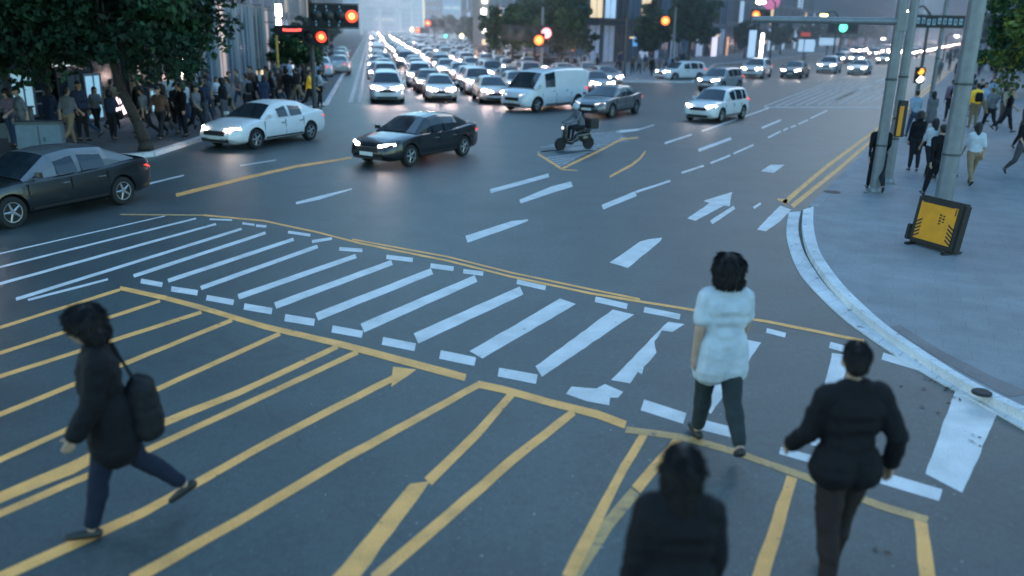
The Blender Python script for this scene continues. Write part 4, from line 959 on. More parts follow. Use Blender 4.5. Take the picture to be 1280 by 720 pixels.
tag(s, 'long four lens signal glowing red at its right end over the left kerb', 'traffic signal')
a = MB(); a.cyl(W(389, 30, b6.y)-b6, W(389, 30, b6.y)-b6+Vector((1.3, 0, 0)), .05); build('arm', a, STEELD, P5)
signal('red_signal', W(396, 46, b6.y)+Vector((0, -.3, 0)), 2, {0: OFFL, 1: RED}, 'red signal lamp on the left pole just under the long dark signal', .21, group='traffic signals')
p = W(367, 37.5, b6.y); s = empty('led_sign', p+Vector((0, -.05, 0))); h = MB(); h.box((0, .08, 0), (1.5, .16, .36)); build('housing', h, HOUS, s, bevel=.02)
h = MB()
for i in range(8): h.box((-.38+i*.11, -.01, rr2.uniform(-.01,.01)), (.075, .012, .10)); 
build('text', h, mat('led_red', (.5, .03, .03), .4, var=.02, emis=(1, .1, .08), es=3.2), s); h = MB(); h.cyl((.7, .08, .1), (1.0, .08, .1), .03); build('bracket', h, STEELD, s)
tag(s, 'small black board with a red glowing text line beside the left signal pole', 'sign')
# centre pole
P6, b7 = pole(676, 99, W(680, 12, G(676, 99).y).z, .13, .10, 'grey signal pole behind the white van', sleeve=False)
yy = b7.y; a = MB(); a.cyl(W(680, 33, yy)-b7, W(649, 33, yy)-b7, .05); build('arm', a, STEEL, P6)
signal('red_signal', W(660, 41, yy)+Vector((0, -.3, 0)), 4, {3: mat('pink_red_lens', (.9, .3, .3), .3, emis=(1, .22, .25), es=4, var=.02)}, 'four lens signal with its right lamp glowing pinkish red on the centre pole', .36)
signal('red_signal', W(673.5, 50, yy)+Vector((0, -.5, 0)), 1, {0: AMB}, 'single orange lamp signal on the centre pole', .34)
P7, b8 = pole(780, 96, W(783, 20, G(780, 96).y).z, .12, .10, 'grey pole standing before the far storefront', sleeve=False, m=STEELD)
P8, b9 = pole(839, 92, W(842, 12, G(839, 92).y).z, .12, .10, 'slim pole beside the bright green tree', sleeve=False)
signal('red_signal', W(831, 26, b9.y)+Vector((0, -.3, 0)), 1, {0: AMB}, 'orange red signal lamp left of the bright green tree', .36)
signal('far_signal', W(951, 19, 95), 2, {0: AMB}, 'orange signal lamp below the white street lamp', .42)
signal('far_signal', W(543, 29, 150), 3, {0: RED}, 'small red signal lamp above the queue', .45)
signal('far_signal', W(528, 38, 190), 3, {0: RED}, 'smallest red signal lamp over the far end of the queue', .4)
signal('far_signal', W(1054, 34.5, 120), 3, {1: GRN}, 'green signal lamp under the long arm', .55)
for px, py, D_, bp, lab in [(951, 19, 95, 74, 'pole below the orange lamp'), (543, 29, 150, 0, 'thin post of the small red lamp above the queue'), (528, 38, 190, 0, 'thin post of the smallest red lamp'), (1054, 34.5, 120, 0, 'thin post of the green signal')]:
    t = W(px, py, D_); e = empty('signal_post', (t.x, D_+.35, 0)); s = MB(); s.cyl((0, 0, 0), (0, 0, t.z+.6), .12, .1, 10); s.cyl((0, 0, t.z), (0, -.3, t.z), .06); build('shaft', s, STEELD, e, smooth=True)
    s = MB(); s.lathe([(.3, 0), (.3, .05), (.16, .1)], 'Z', 12); build('base_plate', s, STEELD, e); tag(e, lab, 'post')
def lamp(px, py, D_, r, m, label, side=1):
    t = W(px, py, D_); e = empty('street_lamp', (t.x+side*1.6, D_, 0)); s = MB(); s.tube([(0, 0, 0), (0, 0, t.z), (-side*.5, 0, t.z+.5), (-side*1.4, 0, t.z+.35)], [.12, .09, .06, .05], 10); build('shaft', s, STEELD, e, smooth=True)
    s = MB(); s.box((-side*1.6, 0, t.z+.28), (r*2.6, .4, .14)); build('lamp_hood', s, STEELD, e, bevel=.03)
    s = MB(); s.lathe([(r*.3, -.18), (r*.85, -.1), (r, .05), (r*.9, .12)], 'Z', 16, (-side*1.6, 0, t.z+.08)); build('lamp_globe', s, m, e, smooth=True); return tag(e, label, 'street lamp', 'lit street lamps')
lamp(951, 4, 96, .55, LAMPW, 'white street lamp above the orange signal')
lamp(1030, 20, 100, .42, LAMPY, 'warm lamp glowing just above the long arm')
lamp(1133, 17, 60, .16, LAMPW, 'small white lamp seen between the two tall poles')
lamp(1104, 49, 210, .5, LAMPW, 'distant white lamp left of the two tall poles'); lamp(1196, 46, 140, .35, LAMPW, 'small lamp over the crowded pavement', -1)

# hazard board on the pavement
bl, br_ = G(1135, 303, PZ), G(1192, 320, PZ); ux = (br_-bl).normalized(); wdt = (br_-bl).length; hgt = .86
hb_ = empty('hazard_board', (bl+br_)/2, math.atan2(ux.y, ux.x)); tilt = Matrix.Rotation(R(-8), 3, 'X')
def TB(mb, c, d): mb.box(tilt @ Vector(c), d, M=tilt)
f = MB(); TB(f, (0, .05, hgt/2+.03), (wdt, .19, hgt)); fo = build('frame', f, mat('black_rubber', (.02, .018, .016), .7, var=.2, scale=10), hb_, bevel=.035)
f = MB(); TB(f, (-.0, -.048, hgt/2+.03), (wdt-.22, .012, hgt-.2)); build('panel', f, YPL, hb_)
f = MB()
for sx, x0 in ((1, -wdt/2+.10), (-1, wdt/2-.10)):
    for i in range(5):
        z0 = .14+i*.065; poly = [(x0, z0), (x0, z0+.032), (x0+sx*.12, z0+.10), (x0+sx*.12, z0+.068)]
        vs = [tilt @ Vector((x, -.056, z)) for x, z in poly]; f.add(vs, [(0, 1, 2, 3)])
build('stripe', f, HOUS, hb_)
f = MB()
for i, (x, z, w_, h_) in enumerate([(.08, .62, .045, .03), (.08, .57, .05, .025), (.08, .52, .04, .03), (.08, .47, .045, .02), (.15, .61, .04, .025), (.15, .56, .045, .03), (.15, .51, .04, .022)]): TB(f, (x, -.056, z), (w_, .004, h_))
TB(f, (-.02, -.056, .79), (wdt-.34, .004, .022)); TB(f, (wdt/2-.14, -.056, .72), (.02, .004, .13)); build('marks', f, HOUS, hb_)
f = MB()
for sx in (-1, 1): f.box((sx*(wdt/2-.1), .05, .02), (.07, .42, .04)); f.cyl((sx*(wdt/2-.1), .22, .03), (sx*(wdt/2-.1), .05+.03, hgt*.7), .015)
build('foot', f, HOUS, hb_); f = MB(); TB(f, (-wdt/2-.045, 0, .20), (.09, .08, .28)); f_ = build('side_block', f, bpy.data.materials['black_rubber'], hb_, bevel=.015)
tag(hb_, 'amber hazard board in a thick black frame at the foot of the thick pole', 'hazard board')
# small ground things
dc = MB(); dc.lathe([(.19, 0), (.19, .006), (.17, .008), (.02, .008)], 'Z', 20); o = build('drain_cover', dc, mat('rusty_iron', (.05, .035, .03), .7, var=.3, scale=20), loc=G(1040, 240, PZ+.002)); tag(o, 'small round drain cover on the pavement near the double yellow lines', 'drain cover')
dc = MB(); dc.lathe([(.10, 0), (.10, .02), (.085, .03), (.01, .03)], 'Z', 16); o = build('bolt_cap', dc, mat('black_cap', (.02, .02, .02), .7, var=.3, scale=20), loc=G(1227, 492, PZ+.003)); tag(o, 'small black cap on the kerb above the wide white stripe', 'cap')
LEAFM = mat('fallen_leaf_brown', (.09, .05, .03), .8, var=.3, scale=30)
lf = MB(); rl = random.Random(5)
for (px, py, n_, sp) in [(1180, 484, 16, .14), (1222, 546, 4, .06), (1262, 487, 5, .15), (1100, 690, 2, .05), (1150, 500, 4, .2)]:
    cpt = G(px, py, .012)
    for _ in range(n_):
        a = rl.uniform(0, 6.28); p = cpt+Vector((rl.gauss(0, sp), rl.gauss(0, sp), 0)); u = Vector((math.cos(a), math.sin(a), rl.uniform(0, .3)))*rl.uniform(.02, .05); v = Vector((-math.sin(a), math.cos(a), 0))*.014
        lf.add([p-u, p-v, p+u, p+v+Vector((0, 0, .01))], [(0, 1, 2, 3)])
o = build('fallen_leaves', lf, LEAFM); tag(o, 'brown fallen leaves and grit at the kerb', 'leaves', kind='stuff')
ch = MB(); rl = random.Random(9)
for _ in range(150):
    p = G(rl.uniform(350, 1250), rl.uniform(380, 720), .007); s_ = rl.uniform(.004, .012); a = rl.uniform(0, 6.28); k = rl.randint(4, 6)
    if p.x > 8: continue
    ch.add([p+Vector((math.cos(a+i*6.283/k)*s_*rl.uniform(.6, 1.3), math.sin(a+i*6.283/k)*s_, 0)) for i in range(k)], [tuple(range(k))])
o = build('paint_flakes', ch, FADED); tag(o, 'tiny pale paint flakes scattered on the asphalt', 'flakes', kind='stuff')

# ------------------------------------------------------------------ scooter with rider over the island
sc0 = empty('scooter', (G(718, 187).x, G(718, 187).y, 0), R(118)); sc0.scale = (.86,)*3
for yy in (.62, -.60):
    t = MB(); t.lathe([(.12, -.05), (.22, -.055), (.235, -.03), (.235, .03), (.22, .055), (.12, .05)], 'X', 24, (0, yy, .235)); wh = build('wheel', t, TYRE, sc0, smooth=True); t = MB(); t.lathe([(.13, -.04), (.13, .04)], 'X', 16, (0, yy, .235)); build('rim', t, RIM, wh)
t = MB(); rc_pr = [((0, -.55, .55), .13, (0, -.1, .50), .12), ((0, -.1, .42), .12, (0, .15, .30), .10), ((0, .15, .28), .11, (0, .42, .34), .09), ((0, .42, .4), .10, (0, .46, .85), .08), ((0, -.6, .48), .11, (0, -.35, .40), .15)]
me = grow([('b', 'c', Vector(a_), r_, Vector(b_), s_) for a_, r_, b_, s_ in rc_pr], .022, 4, name='body'); o = link('body', me, sc0); me.materials.append(PAINT['black'])
t = MB(); t.box((0, -.35, .70), (.26, .62, .09), tap=.9); build('seat', t, DARKP, sc0, bevel=.03)
t = MB(); t.cyl((-.32, .40, .98), (.32, .40, .98), .018); t.cyl((0, .46, .8), (0, .40, .98), .03); t.cyl((0, .62, .235), (0, .46, .8), .03); build('handlebar', t, STEELD, sc0)
t = MB(); t.lathe([(.06, -.02), (.055, .02), (.01, .03)], 'Y', 16, (0, .55, .82)); build('headlight', t, HEADD, sc0)
t = MB(); t.box((0, -.72, .95), (.42, .40, .38)); build('cargo_box', t, DARKP, sc0, bevel=.03)
tag(sc0, 'dark delivery scooter crossing the yellow outlined island', 'scooter')
rider = [('b', 'c', Vector(a_), r_, Vector(b_), s_) for a_, r_, b_, s_ in [((0, -.28, .86), .15, (0, -.22, 1.05), .13), ((0, -.22, 1.05), .13, (0, -.10, 1.28), .15), ((-.16, -.08, 1.36), .06, (.16, -.08, 1.36), .06), ((0, -.06, 1.38), .06, (0, -.02, 1.48), .055)]
  + [q_ for sx in (-1, 1) for q_ in (((sx*.18, -.08, 1.35), .06, (sx*.27, .10, 1.12), .045), ((sx*.27, .10, 1.12), .043, (sx*.27, .36, 1.02), .035), ((sx*.27, .36, 1.02), .035, (sx*.25, .42, 1.0), .03), ((sx*.10, -.25, .85), .10, (sx*.15, .16, .82), .075), ((sx*.15, .16, .82), .07, (sx*.13, .20, .42), .05), ((sx*.13, .16, .40), .045, (sx*.13, .30, .38), .04))]]
me = grow(rider, .02, 4, name='person'); o = link('person', me); o.location = sc0.location; o.rotation_euler = sc0.rotation_euler; o.scale = sc0.scale
me.materials.append(TOPS['grey']); me.materials.append(BOTS['dark']); me.polygons.foreach_set('material_index', [1 if p.center.z < .92 else 0 for p in me.polygons])
hm2 = grow([('h', 'c', Vector((0, .0, 1.60)), .14, Vector((0, .02, 1.58)), .13)], .02, 2, name='helmet'); hm2.materials.append(TOPS['white']); h_ = link('helmet', hm2, o); tag(o, 'rider in grey jacket and pale helmet on the dark scooter', 'person')

# ------------------------------------------------------------------ buildings
WGL = mat('office_glass', (.06, .14, .21), .12, var=.3, scale=.3, spec=.8); WGD = mat('dark_office_glass', (.012, .022, .03), .12, var=.3, scale=.3, spec=.8)
def litm(n, c, s): return mat(n, c, .5, var=.25, scale=.8, emis=c, es=s)
LW, LC, LP = litm('lit_room_warm', (1, .72, .42), .8), litm('lit_room_cool', (.55, .78, 1), .55), litm('lit_room_pink', (1, .72, .80), .9)
STONED = mat('dark_stone', (.018, .022, .026), .6, var=.25, scale=.6); CONC = mat('grey_concrete', (.17, .19, .21), .8, var=.15, scale=.5, bump=.2, bscale=8); PANEL = mat('blue_grey_panel', (.09, .15, .21), .5, var=.15, scale=.4); MULL = mat('window_frame_metal', (.14, .17, .20), .4, metal=.4, var=.1)
MULD = mat('dark_frame_metal', (.02, .025, .03), .5, var=.1); PALE = mat('pale_cladding', (.36, .38, .40), .6, var=.1, scale=.4)
def block(label, p0, p1, depth, height, bw=3.2, fh=3.6, gh=4.4, wallm=PANEL, glass=(WGL,), gglass=None, lit=.1, frame=MULL, name='office_block', band=True, fins=False, inset=.12, maxf=6, seed=1, nopanes=False):
    """p0 -> p1 is the street front, seen from its right-hand side"""
    p0, p1 = Vector((p0[0], p0[1], 0)), Vector((p1[0], p1[1], 0)); L = (p1-p0).length; a = math.atan2(p1.y-p0.y, p1.x-p0.x)
    r = empty(name, (p0.x, p0.y, 0), a); rr = random.Random(seed)
    # local: x along front, front face at y=0 looking to -y
    s = MB(); s.box((L/2, depth/2+.3, height/2), (L, depth, height)); build('wall', s, wallm, r)
    s = MB(); s.box((L/2, .18, height+.2), (L+.3, depth*.0+.9, .5)); build('roof_edge', s, frame, r)
    nb = max(1, int(L/bw)); b_ = L/nb; nf = min(maxf, int((height-gh)/fh)); cnt = 0
    cm = MB(); cm.box((0, .12, height/2), (.34, .36, height)); cme = cm.mesh('column', frame); fixn(cme)
    for i in range(nb+1):
        if i % (1 if fins else 2) == 0 or i == nb: link('column', cme, r, loc=(min(max(i*b_, .17), L-.17), 0, 0))
    if band:
        sm_ = MB(); sm_.box((L/2, .2, 0), (L-.02, .26, .55)); sme = sm_.mesh('floor_band', wallm if wallm != STONED else frame); fixn(sme)
        for f in range(nf+1): link('floor_band', sme, r, loc=(0, -.0, gh+f*fh))
    def win(w_, h_):
        fr = MB(); t = .07
        for sx in (-1, 1): fr.box((sx*(w_/2-t/2), 0, h_/2), (t, .1, h_))
        fr.box((0, 0, t/2), (w_-2*t, .1, t)); fr.box((0, 0, h_-t/2), (w_-2*t, .1, t)); fr.box((w_*.02, -.005, h_/2), (.05, .08, h_-2*t))
        fm = fr.mesh('window', frame); fixn(fm); pn = MB(); pn.box((0, .02, h_/2), (w_-.1, .03, h_-.1)); return fm, pn
    wu, pu = win(b_-.36, fh-.6); wg, pg = win(b_-.36, gh-.5); pm = {}
    for f in range(-1, nf):
        for i in range(nb):
            if cnt >= 98: break
            cnt += 1; fm, pn = (wg, pg) if f < 0 else (wu, pu); z = .12 if f < 0 else gh+f*fh+.3
            if f < 0 and gglass: m = rr.choice(gglass)
            else: m = rr.choice([LW, LC, LC]) if rr.random() < lit else rr.choice(glass)
            if (f < 0, m.name) not in pm: k = pn.mesh('pane', m); fixn(k); pm[(f < 0, m.name)] = k
            w_ = link('window', fm, r, loc=((i+.5)*b_, .24-inset, z)); link('pane', pm[(f < 0, m.name)], w_)
    return tag(r, label, 'building'), a, L
# left dark building
q0, q1 = G(-420, 232), G(243, 137)
bd, ad, Ld = block('dark stone building with small lit doorways behind the left trees', q0, q1, 30, 26, bw=3.4, fh=3.8, gh=4.2, wallm=STONED, glass=(WGD,), gglass=(WGD,), lit=.03, frame=MULD, name='dark_building', seed=4)
nrm = Vector((math.sin(ad), -math.cos(ad), 0))
def on_front(px, py, off=.25):
    """point on the dark building's street front seen at this pixel"""
    d = ray(px, py); o = Vector((0, 0, CAM_H)); t = ((Vector((q0.x, q0.y, 0))+nrm*off-o).dot(nrm))/d.dot(nrm); return o+d*t
def wallpiece(name, px, py, w_, h_, m, label, cat, rot=0, frame=None, thick=.1):
    p = on_front(px, py); r = empty(name, p, ad); s = MB(); s.box((0, 0, 0), (w_, thick, h_), M=Matrix.Rotation(rot, 3, 'Y')); build('panel', s, m, r)
    if frame:
        s = MB(); Mx = Matrix.Rotation(rot, 3, 'Y')
        for sx in (-1, 1): s.box(Mx @ Vector((sx*(w_/2+.04), 0, 0)), (.08, thick+.06, h_+.16), M=Mx); s.box(Mx @ Vector((0, 0, sx*(h_/2+.04))), (w_, thick+.06, .08), M=Mx)
        s.box(Mx @ Vector((.06, -.01, 0)), (.05, thick+.03, h_), M=Mx)
        build('frame', s, frame, r)
    return tag(r, label, cat)
DW = litm('doorway_light', (.34, .62, .78), .55)
wallpiece('glass_door', 27, 118, .85, 1.35, DW, 'pale blue lit glass door above the handrails', 'door', frame=MULL)
wallpiece('glass_door', 116, 121, .75, 1.5, DW, 'dim blue lit doorway between the two dark tree trunks', 'door', frame=MULL)
wallpiece('glass_door', 191, 126, .35, .8, DW, 'narrow pale window just right of the leaning trunk', 'door', frame=MULL)
wallpiece('lit_poster', 147, 131, .62, .85, litm('poster_light', (1, .80, .80), 2.6), 'glowing pinkish white poster panel left of the leaning trunk', 'sign', rot=R(-14), frame=mat('poster_frame', (.35, .12, .10), .5, var=.1))
for px, py, h_, m, lab in [(228, 87, 1.35, LAMPW, 'tall white light bar above the walkers beside the dark building'), (217, 118, 1.3, LAMPY, 'warm lower light bar near the building corner')]:
    p = on_front(px, py, .9); r = empty('light_bar', p, ad); s = MB(); s.box((0, 0, 0), (.075, .07, h_)); build('tube', s, m, r, bevel=.02); s = MB(); s.box((0, .09, 0), (.12, .08, h_+.2)); s.box((0, .4, 0), (.06, .6, .06)); build('back_rail', s, MULD, r); tag(r, lab, 'light bar', 'light bars at the left building corner')
p = on_front(238, 78, 1.0); r = empty('wall_lamp', p, ad); s = MB(); s.lathe([(.05, -.16), (.17, -.08), (.19, .05), (.10, .15)], 'Z', 16); build('globe', s, LAMPW, r, smooth=True); s = MB(); s.cyl((0, 0, .12), (0, .8, .2), .03); build('bracket', s, MULD, r); tag(r, 'round white wall lamp right of the tall light bar', 'wall lamp')
# pale letters: short curved strokes
lt = empty('wall_lettering', on_front(84, 77, .35), ad); LTM = mat('letter_white', (.7, .72, .7), .5, var=.05, emis=(.8, .9, .85), es=.55)
strokes = [[[(0,.12),(.08,.2),(.2,.16),(.22,.02),(.05,0),(.0,.06),(.2,.1)]], [[(.0,.18),(.02,.02),(.12,0),(.2,.08),(.2,.2)]], [[(.2,.18),(.08,.2),(0,.1),(.08,0),(.2,.02)]], [[(0,.32),(.02,0)],[(.18,.2),(.04,.1),(.2,0)]], [[(0,.05),(.02,.0)]], [[(0,0),(.03,.2),(.14,.2),(.18,0)],[(.03,.28),(.14,.30)]], [[(0,.02),(.03,.0)]]]
x = -.75
for st in strokes:
    s = MB()
    for ln_ in st:
        s.tube([(x+a_*1.1, 0, b_*1.1-.15) for a_, b_ in ln_], .022, 6)
    build('letter', s, LTM, lt); x += .27 if len(st[0]) > 2 else .13
tag(lt, 'row of small pale letters on the dark building wall', 'lettering')
# handrails and planters
def rail(name, pts, label, posts=3):
    r = empty(name, pts[0]); s = MB(); P_ = [Vector(p)-Vector(pts[0]) for p in pts]; s.tube(P_, .03, 8); s.tube([p-Vector((0, 0, .4)) for p in P_], .02, 8); build('rail', s, STEEL, r, smooth=True)
    for p in P_:
        q = MB(); q.cyl((p.x, p.y, PZ-r.location.z), p, .028, n=8); build('post', q, STEEL, r, smooth=True)
    return tag(r, label, 'handrail')
g0, g1, g2 = on_front(40, 150, 2.6), on_front(60, 150, 2.2), on_front(76, 160, 1.6)
for (pa, pb, pc), lab in (((( 38,163),(60,160),(76,166)), 'bent metal handrail right of the lit glass door'), (((-14,172),(3,168),(12,178)), 'bent metal handrail at the far left edge')):
    pts = [Vector((*G(*p, PZ)[:2], z)) for p, z in ((pa, 1.35), (pb, 1.35), (pc, 1.0))]; rail('handrail', pts, lab)
for px, py, lab in [(55, 196, 'pale cabinet on the pavement in front of the handrails'), (20, 172, 'pale box beside the far left handrail')]:
    e = empty('utility_cabinet', G(px, py, PZ), .3); s = MB(); s.box((0, 0, .45), (1.1, .45, .9)); build('body', s, mat('cabinet_paint', (.12, .17, .20), .5, var=.1), e, bevel=.03); s = MB(); s.box((0, -.235, .45), (.02, .01, .8)); s.box((.12, -.24, .5), (.03, .02, .12)); s.box((0, 0, .93), (1.16, .5, .05)); build('lid', s, STEELD, e); tag(e, lab, 'cabinet')
# glass fronted building after the corner
z0, z1 = G(246, 128), G(352, 84)
block('glass fronted building with tall steel columns at the left corner', z0, z1, 14, 30, bw=3.0, fh=4.2, gh=5.2, wallm=PANEL, glass=(WGL, WGD), gglass=(WGL, WGD, WGL, litm('shop_glow', (.9, .6, .5), .3), WGD), lit=.08, frame=PALE, name='glass_building', seed=6)
block('pale narrow block with lit vertical signs on the left avenue', G(353, 84), G(384, 60), 14, 30, bw=3.4, glass=(WGL, WGD), gglass=(LW, LC, LP), lit=.3, wallm=CONC, frame=PALE, name='narrow_building', seed=9)
block('dim office row further along the left avenue', G(385, 60), G(430, 42), 20, 34, bw=4, glass=(WGL, WGD), gglass=(LW, LC), lit=.2, wallm=CONC, name='office_row', seed=10)
for px, py, D_, w_, h_, m, lab in [(348, 13, 52, .34, .7, LAMPW, 'bright white vertical sign above the left avenue'), (348, 28, 52, .26, .4, LAMPW, 'small white sign under the bright one'), (352, 55, 52, .25, .6, LAMPY, 'yellow green lit sign over the crowd'),
      (379, 53, 58, .25, .55, LAMPY, 'little warm sign among the dark trees'), (325, 93, 40, .3, .4, LW, 'warm lantern at the glass building entrance'), (365, 70, 50, .14, 1.6, litm('pale_strip', (.8, .9, 1), .9), 'slim pale banner beside the yellow pole')]:
    e = empty('lit_sign', W(px, py, D_)); s = MB(); s.box((0, 0, 0), (w_, .12, h_)); build('panel', s, m, e, bevel=.02); s = MB(); s.box((0, .1, 0), (w_+.08, .08, h_+.08)); s.box((-w_/2-.35, .1, 0), (.7, .05, .05)); build('frame', s, MULD, e); tag(e, lab, 'sign', 'lit signs on the left avenue')
pp = G(350, 122, PZ); e = empty('bollard_post', pp); s = MB(); s.cyl((0, 0, 0), (0, 0, 3.0), .07, .06); build('shaft', s, mat('yellow_post_paint', (.5, .33, .06), .5, var=.1), e); s = MB(); s.lathe([(.14, 0), (.14, .05), (.08, .08)], 'Z', 12); build('base_plate', s, STEELD, e); tag(e, 'tall yellow post among the left crowd', 'post')
# centre corner building
c0_, c1_ = G(716, 82), G(905, 70)
block('blue glass corner building with a pale lit storefront', c0_, c1_, 7, 34, bw=3.6, fh=4.2, gh=4.6, wallm=PANEL, glass=(WGL, WGL, WGD), gglass=(litm('store_panel', (.55, .66, .85), .42), WGD, litm('store_panel_dim', (.4, .5, .65), .22), WGL), lit=.14, frame=MULL, name='corner_building', seed=12)
u_ = (c1_-c0_).normalized(); fr_ = Vector((u_.y, -u_.x, 0))
e = empty('canopy', c0_+u_*2+fr_*.0, math.atan2(u_.y, u_.x)); s = MB(); Lc = (c1_-c0_).length*.62; s.box((Lc/2, -.9, 4.75), (Lc, 2.0, .35)); build('slab', s, MULD, e, bevel=.04); s = MB()
for i in range(5):
    q = MB(); q.cyl((1+i*(Lc-2)/4, -1.7, PZ), (1+i*(Lc-2)/4, -1.7, 4.6), .08); build('column', q, STEELD, e)
q = MB(); q.box((Lc*.55, -1.915, 4.75), (Lc*.3, .02, .08)); build('light_strip', q, LW, e); tag(e, 'dark flat canopy over the pale storefront', 'canopy')
def cen_sign(px, py, w_, h_, m, lab, off=2.4):
    d = ray(px, py); o = Vector((0, 0, CAM_H)); t = ((c0_+fr_*off-o).dot(fr_))/d.dot(fr_); e = empty('shop_sign', o+d*t, math.atan2(u_.y, u_.x)); s = MB(); s.box((0, 0, 0), (w_, .15, h_)); build('panel', s, m, e, bevel=.02)
    s = MB(); s.box((0, .12, 0), (w_+.12, .1, h_+.12)); s.box((0, .6, 0), (.08, .9, .08)); build('frame', s, MULD, e); tag(e, lab, 'sign', 'signs on the corner building')
cen_sign(795, 52, 1.7, 1.0, litm('blue_sign', (.10, .35, .75), .8), 'blue shop sign above the storefront'); cen_sign(790, 47, 1.2, .18, LW, 'thin warm sign strip over the blue sign', 2.6)
cen_sign(815, 62, .5, 1.8, litm('dull_red_sign', (.5, .12, .08), .35), 'narrow dull red banner right of the blue sign')
cen_sign(893, 57, 2.6, 3.4, litm('pinkwhite_window', (.85, .80, 1), .95), 'large pinkish white shop window at the corner building end', .6); cen_sign(909, 58, 1.0, 3.0, litm('orange_window', (.9, .45, .28), .6), 'orange lit shop window beside the pinkish one', .6)
cen_sign(896, 44, 2.6, .3, LW, 'warm light strip over the pinkish shop window', .8)
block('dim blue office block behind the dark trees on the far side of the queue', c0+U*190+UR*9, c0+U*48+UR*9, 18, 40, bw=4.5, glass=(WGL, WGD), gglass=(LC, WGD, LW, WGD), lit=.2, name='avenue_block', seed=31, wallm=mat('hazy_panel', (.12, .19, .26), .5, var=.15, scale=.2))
# far right blocks
block('long blue glass block beyond the bright green tree', G(905, 69), G(1010, 60), 20, 60, bw=4.4, fh=4.4, gh=5, glass=(WGL, WGD), gglass=(LC, WGD, WGL, WGD), lit=.1, name='glass_block', seed=21, wallm=mat('teal_panel', (.05, .11, .15), .4, var=.15, scale=.2))
block('finned dark blue tower behind the long arm', G(1012, 60), G(1112, 53), 40, 80, bw=3.6, fh=4.6, gh=5, glass=(WGL,), gglass=(LC, WGD, LP, WGL), lit=.08, fins=True, name='finned_tower', seed=22, wallm=mat('blue_panel', (.07, .14, .22), .4, var=.15, scale=.2), frame=mat('fin_metal', (.12, .20, .28), .4, var=.1))
e = empty('round_logo_sign', W(964, 1, 118)); s = MB(); s.lathe([(1.15, 0), (1.15, -.2), (1.0, -.28), (.01, -.3)], 'Y', 28); build('disc', s, litm('pink_logo', (.85, .22, .42), .55), e, smooth=True); s = MB(); s.cyl((0, .0, 0), (0, 3, 0), .1); build('bracket', s, MULD, e); tag(e, 'round pink sign high on the long glass block', 'sign')
for i, (px, py, D_, w_, h_, m) in enumerate([(1007, 43, 110, 1.2, .5, litm('dull_red_sign2', (.5, .08, .06), .6)), (1008, 57, 120, 2.2, 1.6, LC), (1035, 52, 125, 2.5, 1.0, LC), (940, 55, 100, .8, 3, LC), (952, 57, 100, .3, 2.6, LAMPW)]):
    e = empty('lit_sign', W(px, py, D_)); s = MB(); s.box((0, 0, 0), (w_, .12, h_)); build('panel', s, m, e, bevel=.02); s = MB(); s.box((0, .1, 0), (w_+.1, .08, h_+.1)); s.cyl((0, .1, -h_/2), (0, .1, PZ-e.location.z), .06); build('post', s, MULD, e)
    tag(e, ['dull red sign under the long arm', 'cool white board left of the green signal', 'wide pale board right of the green signal', 'pale blue upright board behind the fork trunked tree', 'thin bright upright board beyond the fork trunked tree'][i], 'sign', 'lit signs on the far right avenue')
# right side tower and avenue wall behind the crowd
block('pale blue tower with level bands at the top right', G(1240, 55), G(1262, 66), 40, 90, bw=4, name='banded_tower', seed=25, wallm=mat('pale_blue_cladding', (.16, .28, .38), .5, var=.1, scale=.2), glass=(WGL,), gglass=(WGD, LC), lit=.1)
block('grey blue block behind the right pavement trees', G(1275, 66), G(1560, 150), 30, 24, bw=4, name='side_block', seed=26, wallm=PANEL, glass=(WGL, WGD), gglass=(WGD, LC, WGD), lit=.1)
# far towers closing the avenues
HZ = [mat('hazy_tower_a', (.30, .50, .66), .7, var=.1, scale=.02), mat('hazy_tower_b', (.22, .40, .56), .7, var=.1, scale=.02), mat('hazy_tower_c', (.40, .58, .72), .7, var=.1, scale=.02), mat('brown_tower', (.17, .13, .14), .7, var=.1, scale=.02)]  # aerial haze put into the pale blue wall colours
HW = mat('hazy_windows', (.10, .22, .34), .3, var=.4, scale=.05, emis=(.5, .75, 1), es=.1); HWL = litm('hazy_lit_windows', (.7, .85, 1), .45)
def tower(px0, px1, D_, h_, m, label, lit=.15, seed=0):
    a_, b_ = W(px0, 40, D_), W(px1, 40, D_); wd = b_.x-a_.x; r = empty('distant_tower', ((a_.x+b_.x)/2, D_, 0)); rr = random.Random(seed); dp = min(wd, 30)
    s = MB(); s.box((0, dp/2, h_/2), (wd, dp, h_)); s.box((wd*.1, dp/2, h_+2), (wd*.5, dp*.5, 4)); build('wall', s, m, r)
    wm = {}
    for mm in (HW, HWL):
        s = MB(); s.box((0, -.1, 0), (wd*.86, .3, 1.7)); k = s.mesh('window_band', mm); fixn(k); wm[mm.name] = k
    nfl = min(int(h_/4), 22)
    for f in range(1, nfl): link('window_band', wm[(HWL if rr.random() < lit else HW).name], r, loc=(0, 0, f*4))
    s = MB()
    for i in range(int(wd/6)+1): s.box((-wd/2+wd*(i+.5)/(int(wd/6)+1), -.3, h_/2), (.7, .3, h_))
    build('pilaster', s, m, r); return tag(r, label, 'tower', 'hazy towers at the ends of the avenues')
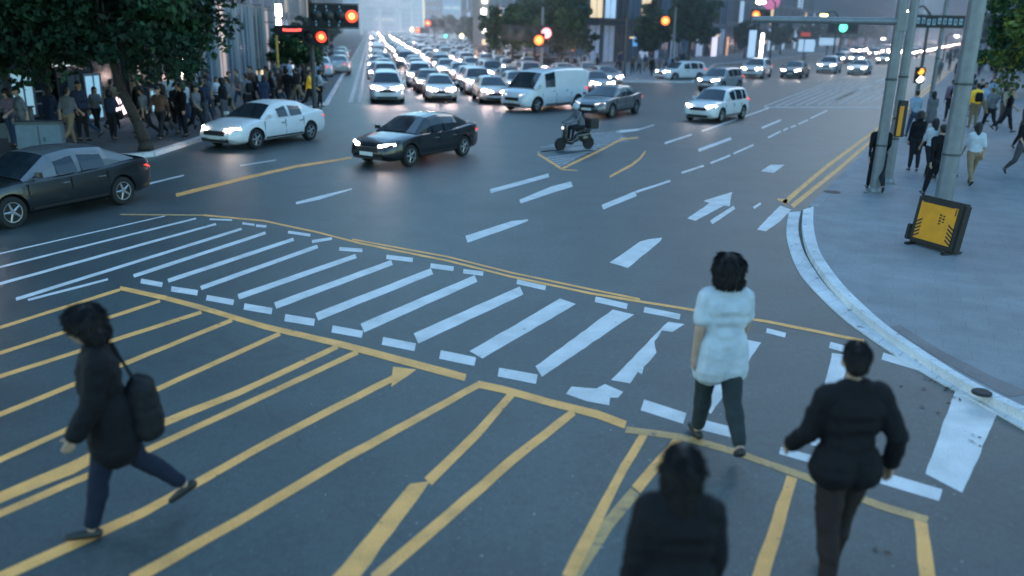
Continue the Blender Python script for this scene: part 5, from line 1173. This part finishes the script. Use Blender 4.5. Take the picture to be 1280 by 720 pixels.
tw = [(300,372,430,70,1,'broad hazy tower left of the red glowing sign'), (372,420,560,60,0,'hazy block behind the long dark signal'), (418,452,620,44,2,'pale hazy tower right of the long signal'), (449,470,700,36,0,'low hazy tower over the road end'),
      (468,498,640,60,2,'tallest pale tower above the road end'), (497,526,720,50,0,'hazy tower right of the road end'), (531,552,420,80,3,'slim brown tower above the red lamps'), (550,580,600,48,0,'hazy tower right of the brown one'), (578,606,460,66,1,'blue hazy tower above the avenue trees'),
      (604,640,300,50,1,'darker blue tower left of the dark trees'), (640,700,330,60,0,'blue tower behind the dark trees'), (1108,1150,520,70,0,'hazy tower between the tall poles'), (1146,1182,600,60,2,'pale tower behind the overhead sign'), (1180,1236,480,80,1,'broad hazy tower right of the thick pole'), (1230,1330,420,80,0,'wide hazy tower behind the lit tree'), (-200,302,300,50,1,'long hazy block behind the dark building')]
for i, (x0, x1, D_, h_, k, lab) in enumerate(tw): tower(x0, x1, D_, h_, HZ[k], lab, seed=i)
# overhead white steel frame over the road end and lit column block by the trees
e = empty('sign_gantry', W(482, 33, 330)); e.location.z = 0; t = MB()
for x in (-9, -2, 4, 10): t.cyl((x, 0, 0), (x, 0, 12 if x < 10 else 20), .5)
t.box((0, 0, 11), (20, .8, 2.2)); build('frame', t, mat('pale_steel', (.5, .62, .7), .5, var=.1, emis=(.6, .85, 1), es=.25), e); tag(e, 'pale steel gantry standing above the far queue', 'gantry')  # steel brightened by a faint glow, not a lamp
e = empty('advert_column', W(602, 60, 100)); e.location.z = 0; t = MB(); t.box((0, .4, 6), (2.0, .8, 12)); build('body', t, mat('sign_tower', (.22, .24, .25), .6, var=.1), e)
for i, (z_, m) in enumerate([(9.2, LAMPY), (6.6, LAMPW), (5.4, LAMPW), (3.4, LAMPW), (2.1, LW), (7.8, LC)]):
    t = MB(); t.box(((-.2, .3, .2, .35, .3, -.3)[i], -.06, z_), (.5, .1, .55)); build('lit_panel', t, m, e)
tag(e, 'tall advertising column with stacked lit panels beside the dark trees', 'advertising column')
for i, (px, py, D_, m, r_) in enumerate([(557, 45, 130, GRN, .22), (577, 45, 120, LAMPY, .25), (625, 44, 90, litm('rose_lamp', (1, .8, .7), 4), .3), (640, 51, 88, LAMPW, .2), (515, 37, 200, LAMPY, .35), (717, 62, 80, AMB, .12), (1205, 47, 60, LAMPW, .10)]):
    t = W(px, py, D_); e = empty('lamp_post', (t.x, D_, 0)); s = MB(); s.cyl((0, 0, 0), (0, 0, t.z), .08, .06); build('shaft', s, STEELD, e); s = MB(); s.lathe([(r_*.3, -r_), (r_*.9, -r_*.4), (r_, .1), (r_*.5, r_)], 'Z', 14, (0, 0, t.z)); build('lamp_globe', s, m, e, smooth=True)
    tag(e, ['lamp post with green glow beyond the queue', 'lamp post with yellow glow beyond the queue', 'rose lamp at the edge of the dark trees', 'small white lamp at the dark tree trunks', 'yellow lamp near the end of the queue', 'tiny orange lamp under the tall dark tree', 'small white lamp left of the yellow green tree'][i], 'lamp post', 'small lamps beyond the junction')
# low white barrier near trees
e = empty('barrier_rail', G(640, 90, PZ)); s = MB(); s.tube([(-1, 0, 1.0), (4.5, .5, 1.0)], .06); s.tube([(-1, 0, .5), (4.5, .5, .5)], .05); build('rail', s, STEEL, e)
for x in (-1, 1.7, 4.5): s = MB(); s.cyl((x, (x+1)*.09, 0), (x, (x+1)*.09, 1.05), .05); build('post', s, STEEL, e)
tag(e, 'pale low barrier under the dark trees', 'barrier')
